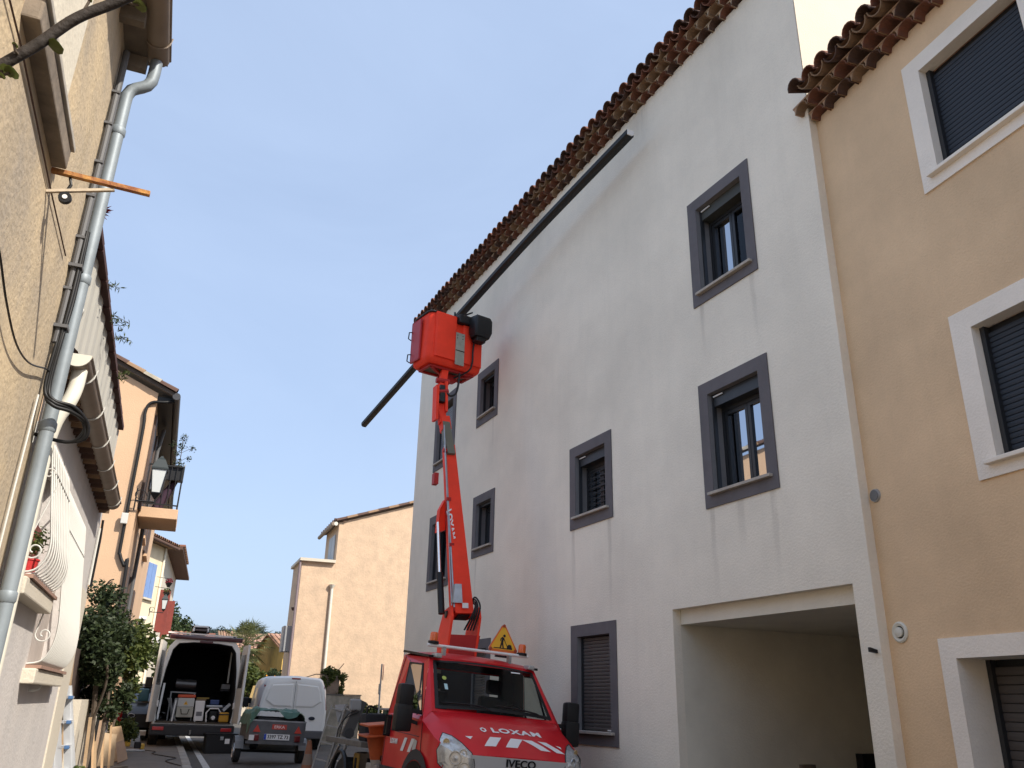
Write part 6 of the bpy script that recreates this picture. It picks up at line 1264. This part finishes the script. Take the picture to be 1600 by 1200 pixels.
MB().rbox(5.07, 5.115, 30.4, 30.95, 6.4, 7.3, .01).build('shutter', mat('pale_blue_shutter', (.42, .46, .50), .6), AH, world=True); MB().rbox(5.07, 5.115, 31.0, 31.55, 6.4, 7.3, .01).build('shutter', mat('pale_blue_shutter', (0, 0, 0)), AH, world=True)
MB().tube([(5.07, 29.93, 5.35), (5.09, 29.93, .5)], .05, 9).build('downpipe', M_PVC, AH, world=True, smooth=50); MB().lathe([(.05, 0), (.11, .12), (.12, .14)], 14, Matrix.Translation((5.07, 29.93, 5.30))).build('hopper', M_PVC, AH, world=True)
MB().tube([(3.88, 29.95, 6.2), (3.90, 29.95, .5)], .04, 8).build('corner_pipe', mat('mauve_pipe', (.22, .17, .18), .6), AH, world=True)
MB().rbox(3.62, 3.93, 30.3, 30.9, 3.15, 4.0, .02).build('air_conditioner', mat('ac_grey', (.30, .31, .32), .5), AH, world=True)
MB().lathe([(.04, 0), (.08, .1)], 8, Matrix.Translation((3.84, 30.1, 4.5))).build('bracket', M_TERRC, AH, world=True)
lw_ = thing('concrete_wall', 'low stained concrete wall below the apricot gable', 'wall', (4.6, 27.0, .35)); MB().box(0, 1.18, 0, .2, -.3, 1.42).build('wall_body', M_CONC, lw_); MB().box(-.02, 1.2, -.02, .22, 1.424, 1.455).build('coping', mat('dark_coping', (.10, .09, .08), .9), lw_)
MB().box(-1.0, 0, .3, .5, -.3, 1.36).build('side_wall', M_CONC, lw_)
VS = clumps_in(.15, 0, 2.0, .36, .3, .22, 18, 31, .6, .2)+clumps_in(.38, -.05, 1.55, .10, .15, .4, 8, 32, 1.0, .2)+clumps_in(-.1, -.05, 1.75, .14, .15, .25, 6, 33, .9, .2)
st = plant('ivy_stump', 'ivy-topped old chimney stump against the apricot wall', 'climber', (4.85, 27.75, .38), 3000, .06, VS, 33, LF_GRN)
MB().rbox(-.14, .36, -.1, .35, 0, 1.98, .05).build('stump', mat('stump_render', (.24, .18, .14), .95, .4, 4, .5, 20), st); b = MB(); b.tube([(0, 0, 2.0), (-.4, -.1, 2.0), (-.85, -.1, 1.85)], .014, 5); b.tube([(.2, 0, 2.0), (.45, -.1, 2.35)], .012, 5); b.tube([(.3, 0, 2.0), (.6, 0, 2.0)], .010, 5); b.tube([(.35, -.1, 1.5), (.6, -.1, 1.2)], .01, 5); b.build('stem', M_BARK, st)
plant('hedge_bush', 'green bush behind the low concrete wall', 'shrub', (6.6, 27.9, .38), 3600, .07, clumps_in(-.35, 0, .75, .6, .35, .42, 18, 41, .6, .2)+clumps_in(.5, 0, .55, .5, .35, .4, 12, 42, .6, .2), 42, LF_GRN, [([(0, 0, 0), (0, 0, .5)], .03)])
sg = thing('road_sign', 'round road sign seen edge-on, on a thin grey pole', 'road sign', (6.14, 26.0, .37)); MB().tube([(0, 0, 0), (0, 0, 2.32)], .025, 8).build('pole', M_STEEL, sg)
T = Matrix.Translation((.04, -.03, 2.08)) @ Matrix.Rotation(R(76), 4, 'Z') @ Matrix.Rotation(R(90), 4, 'X'); MB().lathe([(.23, 0), (.23, .02), (.001, .02)], 24, T).build('disc', mat('sign_disc', (.45, .10, .08), .5), sg); MB().box(-.045, -.015, -.05, .05, 1.45, 1.75).build('small_plate', M_STEEL, sg)

# ================================================================ DISTANT HOUSES
YH = thing('yellow_house', 'yellow gabled house in the distance, shade coloured into its gable', 'house', (6.1, 50, .5))
b = MB(); C_ = Vector((6.1, 50, 0)); a_ = Vector((-1.0, 6.0, 0)); r_ = Vector((6.0, 1.0, 0)); L_ = C_+a_
zc, zl, za = 4.25, 4.3, 5.28
b.poly([C_, L_, L_+Vector((0, 0, zl)), C_+a_*.52+Vector((0, 0, za)), C_+Vector((0, 0, zc))]); b.build('gable_wall', M_YELSHADE, YH, world=True)
MB().quad(C_, C_+r_, C_+r_+Vector((0, 0, zc)), C_+Vector((0, 0, zc))).build('front_wall', M_YEL, YH, world=True)
b = MB(); e = Vector((0, 0, .03)); o = r_.normalized()*-.15; Cz = C_+Vector((0, 0, zc)); Az = C_+a_*.52+Vector((0, 0, za)); Lz = L_+Vector((0, 0, zl)); k_ = (Cz-Az)*.12
b.poly([Cz+k_+o+e, Az+o+e, Az+r_+e, Cz+k_+r_+e]); b.poly([Lz+o+e+(Lz-Az)*.1, Az+o+e, Az+r_+e, Lz+r_+e+(Lz-Az)*.1]); b.poly([Cz+k_+o-e*2, Az+o-e*2, Az+o+e, Cz+k_+o+e]); b.poly([Lz+o-e*2+(Lz-Az)*.1, Az+o-e*2, Az+o+e, Lz+o+e+(Lz-Az)*.1]); b.build('roof', M_TILEF, YH, world=True)
ty_ = tile_mesh(.13, .9, .12, .02, 4)
rowdir = (Az-Cz).normalized()
for i in range(22):
    for j in range(4):
        p = Cz+k_+r_.normalized()*(i*.27)+rowdir*(j*.82)-rowdir*.05; M = frame_from(p-C_+Vector((0, 0, .03+.004*j))+Vector((6.1-6.1, 0, -.5)), tuple(r_.normalized()*-1), tuple(r_.cross(rowdir).normalized()*(1 if r_.cross(rowdir).z > 0 else -1)))
        y_ = M.to_3x3() @ Vector((0, 1, 0))
        if y_.dot(rowdir) < 0: M = M @ Matrix.Rotation(math.pi, 4, 'Z')
        inst('roof_tile', ty_, YH, M, random.Random(i*7+j).choice([M_TILEF, M_TERRB, mat('pinkish_tile', (.50, .30, .22), .9, .3, 4)]))
def simple_house(name, label, x, y, w_, d_, h, rh, wm, rm, wins=2, axis='x'):
    t = thing(name, label, 'house', (x, y, gz(y)-.1)); MB().box(0, w_, 0, d_, -.5, h).build('wall', wm, t)
    b = MB()
    if axis == 'x':
        b.loft([[Vector((X, -.3, h)), Vector((X, d_/2, h+rh)), Vector((X, d_+.3, h)), Vector((X, d_+.3, h+.06)), Vector((X, d_/2, h+rh+.08)), Vector((X, -.3, h+.08))] for X in (-.25, w_+.25)])
    b.build('roof', rm, t)
    tm_ = tile_mesh(.14, d_/2*1.18, .13, .02, 4)
    for i in range(int(w_/.3)): inst('roof_tile_row', tm_, t, Matrix.Translation((-.2+i*.3, -.35, h+.07)) @ Matrix.Rotation(math.atan2(rh, d_/2+.3), 4, 'X'), [rm, rm, M_TILEF][i % 3])
    for i in range(wins): f = MB().box(.7+i*2.0, 1.5+i*2.0, -.03, .0, h*.45, h*.8).build('window', M_DARK, t); MB().box(.62+i*2.0, .70+i*2.0, -.05, 0, h*.45, h*.8).build('shutter', M_BSH, f)
    return t
simple_house('tiled_house', 'cream house with pinkish tile roof left of the yellow house', 4.0, 60, 3.4, 6, 3.6, 1.3, M_CREAM, mat('pink_roof', (.46, .27, .20), .9, .3, 4), 1)
simple_house('tiled_house', 'long house whose pale tiled ridge rises behind the yellow house', 6.6, 63, 9, 7, 3.6, 1.65, M_CREAM, mat('pink_roof', (0, 0, 0)), 2)
simple_house('tiled_house', 'small ochre house with red-brown roof between the climber and the van', -1.6, 52, 3.9, 5, 3.4, 1.35, mat('ochre_wall', (.70, .48, .20), .9, .1, 2), mat('rust_roof', (.22, .09, .06), .9, .3, 4), 1)
simple_house('tiled_house', 'distant white house with a small chimney left of the palm', 5.6, 105, 5, 6, 7.4, .9, M_CREAM, M_TERRB, 1)
gw = thing('garden_wall', 'white garden wall with pillars behind the parked grey car', 'wall', (4.5, 77, .6)); MB().box(0, 8, 0, .25, 0, 2.15).build('wall_body', M_CREAM, gw)
for i in range(5): MB().box(.2+i*1.8, .6+i*1.8, -.1, .3, 0, 2.5).build('pillar', M_WHITEP, gw)
MB().box(2.6, 3.4, -.06, -.01, .3, 2.0).build('gate', mat('pale_green_gate', (.35, .42, .34), .7), gw)
hb_ = thing('street_wall', 'white wall in sun behind the dark shrub on the left', 'wall', (-1.15, 24.6, .4)); MB().box(-.3, .12, 0, 4.2, -.3, 2.6).build('wall_body', M_CREAM, hb_)
pst = thing('white_post', 'white painted gate pillar left of the open van', 'pillar', (-1.0, 31.0, .4)); MB().rbox(-.15, .15, -.15, .15, 0, 3.6, .01).build('shaft', M_WHITEP, pst); MB().rbox(-.2, .2, -.2, .2, 3.6, 3.7, .01).build('cap', M_WHITEP, pst)
# trees
def tree(name, label, loc, h, cl, n, size, mt_, seed, tr=.2, cat='tree'):
    t = thing(name, label, cat, loc); rnd = random.Random(seed)
    b = MB(); b.tube([(0, 0, -.3), (.05*h, 0, h*.4), (0, .02*h, h*.75)], [tr, tr*.8, tr*.4], 8)
    for c, r in cl[:14]: b.tube([(0, 0, h*.4), tuple(Vector((0, 0, h*.45)).lerp(Vector(c), .6)), c], [tr*.4, tr*.2, tr*.06], 5)
    b.build('trunk', M_BARK, t); foliage(n, size, cl, seed).build('crown', mt_, t); return t
tree('umbrella_pine', 'dark rounded pine above the roofs beside the distant lantern', (.1, 60, .6), 5.5, clumps_in(.1, 0, 5.0, 1.55, 1.7, 1.5, 46, 51, .42, .3)+clumps_in(.9, 0, 4.4, 1.0, 1.2, .9, 12, 52, .5, .4), 9000, .13, LF_PINE, 51)
tree('broadleaf_tree', 'dark green tree between the climber and the open van', (.2, 36, .5), 3.2, clumps_in(0, 0, 2.5, .75, 1.0, 1.2, 26, 55, .5, .3), 4200, .11, LF_GRN, 55, .1)
tree('broadleaf_tree', 'green street tree between the van door and the yellow house', (4.3, 48, .5), 3.2, clumps_in(.1, 0, 1.9, .65, 1.0, 1.3, 26, 61, .5, .3), 4600, .12, LF_GRN, 61, .1)
tree('fruit_tree', 'round orange-dotted tree in front of the yellow house gable', (5.35, 46, .5), 2.4, clumps_in(0, 0, 1.85, .62, .7, .85, 22, 63, .5, .3), 4200, .10, LF_DARK, 63, .08)
t = bpy.data.objects['fruit_tree']; fb = None; rnd = random.Random(2)
for i in range(14):
    p = Vector((rnd.uniform(-.6, .6), -rnd.uniform(.35, .7), rnd.uniform(1.2, 2.6)))
    if fb is None: fb = MB().lathe([(.001, -.05), (.045, 0), (.001, .05)], 6).build('orange', mat('orange_fruit', (.75, .30, .02), .5), t); fb.location = p
    else: inst('orange', fb.data, t, Matrix.Translation(p))
PT = thing('palm_tree', 'fan palm standing behind the open van roof', 'palm tree', (4.15, 52, .5))
MB().tube([(0, 0, -.3), (.05, 0, 2.0), (0, 0, 4.0)], [.22, .2, .18], 10).build('trunk', M_BARK, PT)
rnd = random.Random(77)
for i in range(60):
    az = rnd.uniform(0, 6.28); el = rnd.uniform(-1.2, 1.45); ln = rnd.uniform(.5, 1.15); d = Vector((math.cos(az)*math.cos(el), math.sin(az)*math.cos(el), math.sin(el))); base = Vector((0, 0, 4.0)); tip = base+d*ln; b = MB(); b.tube([base, tip], .015, 4)
    s = d.cross(Vector((0, 0, 1))).normalized(); u_ = s.cross(d).normalized()
    for k_ in range(11):
        an = (k_-5)*.24; q = (d*math.cos(an)+s*math.sin(an)).normalized(); e_ = tip+q*rnd.uniform(.55, .85)-Vector((0, 0, .03*abs(k_-5)+.03)); w_ = q.cross(u_).normalized()*.034
        b.add([tip, tip+q*.35+w_, e_, tip+q*.35-w_], [(0, 1, 2, 3)])
    b.build('frond', LF_PALM, PT)
# ================================================================ BRANCH IN THE FOREGROUND
fb_ = thing('rose_branch', 'dark bare branch with a few young leaves hanging across the top left corner', 'branch', (-.9, 1.3, 2.5))
# measured points of the branch, metres
BR = [(-.9, 1.50, 2.32), (-.70, 1.53, 2.49), (-.518, 1.535, 2.652), (-.469, 1.530, 2.721), (-.417, 1.524, 2.790), (-.364, 1.517, 2.870), (-.294, 1.512, 2.942), (-.197, 1.487, 3.038), (-.06, 1.46, 3.16)]
BRLEAF = [((-.395, 1.530, 2.817), (-.384, 1.522, 2.794), .018), ((-.461, 1.511, 2.695), (-.444, 1.506, 2.693), .016), ((-.458, 1.512, 2.699), (-.454, 1.503, 2.678), .008), ((-.296, 1.552, 2.980), (-.261, 1.548, 2.976), .016), ((-.365, 1.537, 2.899), (-.353, 1.530, 2.934), .007), ((-.443, 1.517, 2.749), (-.450, 1.504, 2.760), .007)]
MB().tube(smoothpath(BR, 6), [.011]*(6*(len(BR)-1)+1), 9).build('stem', mat('dark_bark', (.028, .02, .015), .8, .3, 30, .5, 60), fb_, world=True, smooth=60)
for (p, q, s) in BRLEAF:
    p, q = Vector(p), Vector(q); MB().tube([p, (p+q)/2+Vector((0, 0, -.006)), q], .003, 5).build('twig', M_BARK, fb_, world=True)
    rnd = random.Random(int(abs(p.x)*1e4)); b = MB()
    for _ in range(2 if s > .01 else 1):
        o = q+Vector((rnd.uniform(-1, 1), rnd.uniform(-1, 1), rnd.uniform(-1, 1)))*s*.3; a = Vector((.8, -.3, -.3)).normalized()*s; n = Vector((.3, .2, 1)).normalized()
        b.loft([[o+a*(t_-.5)*2+n.cross(a).normalized()*w_*s*1.2+Vector((0, 0, .1*s*abs(w_))) for w_ in (-wd, 0, wd)] for t_, wd in ((0, .05), (.2, .55), (.5, .8), (.8, .6), (1, .05))], cap=False, closed=False)
    b.build('leaf', LF_GRN, fb_, world=True)

# ---- groups of alike things
def grp(pref, g):
    for o in list(COL.objects):
        if o.parent is None and 'label' in o and o.name.split('.')[0] == pref: o['group'] = g
for a_, g_ in (('traffic_cone', 'orange traffic cones round the lift truck'), ('street_lantern', 'lanterns on the left-hand houses'), ('wooden_board', 'fresh boards leaning by the left wall'), ('plywood_sheet', 'panels leaning by the boards'), ('metal_strip', 'metal strips leaning inside the open van'),
             ('hanging_basket', 'hanging baskets on the white house'), ('terrace_plant', 'twigs growing over the clad roof edge'), ('tiled_house', 'distant tiled houses'), ('loading_ramp', 'loading ramps behind the truck'), ('parked_car', 'parked cars'), ('climbing_shrub', 'big shrubs along the left wall'), ('broadleaf_tree', 'street trees in the distance')): grp(a_, g_)
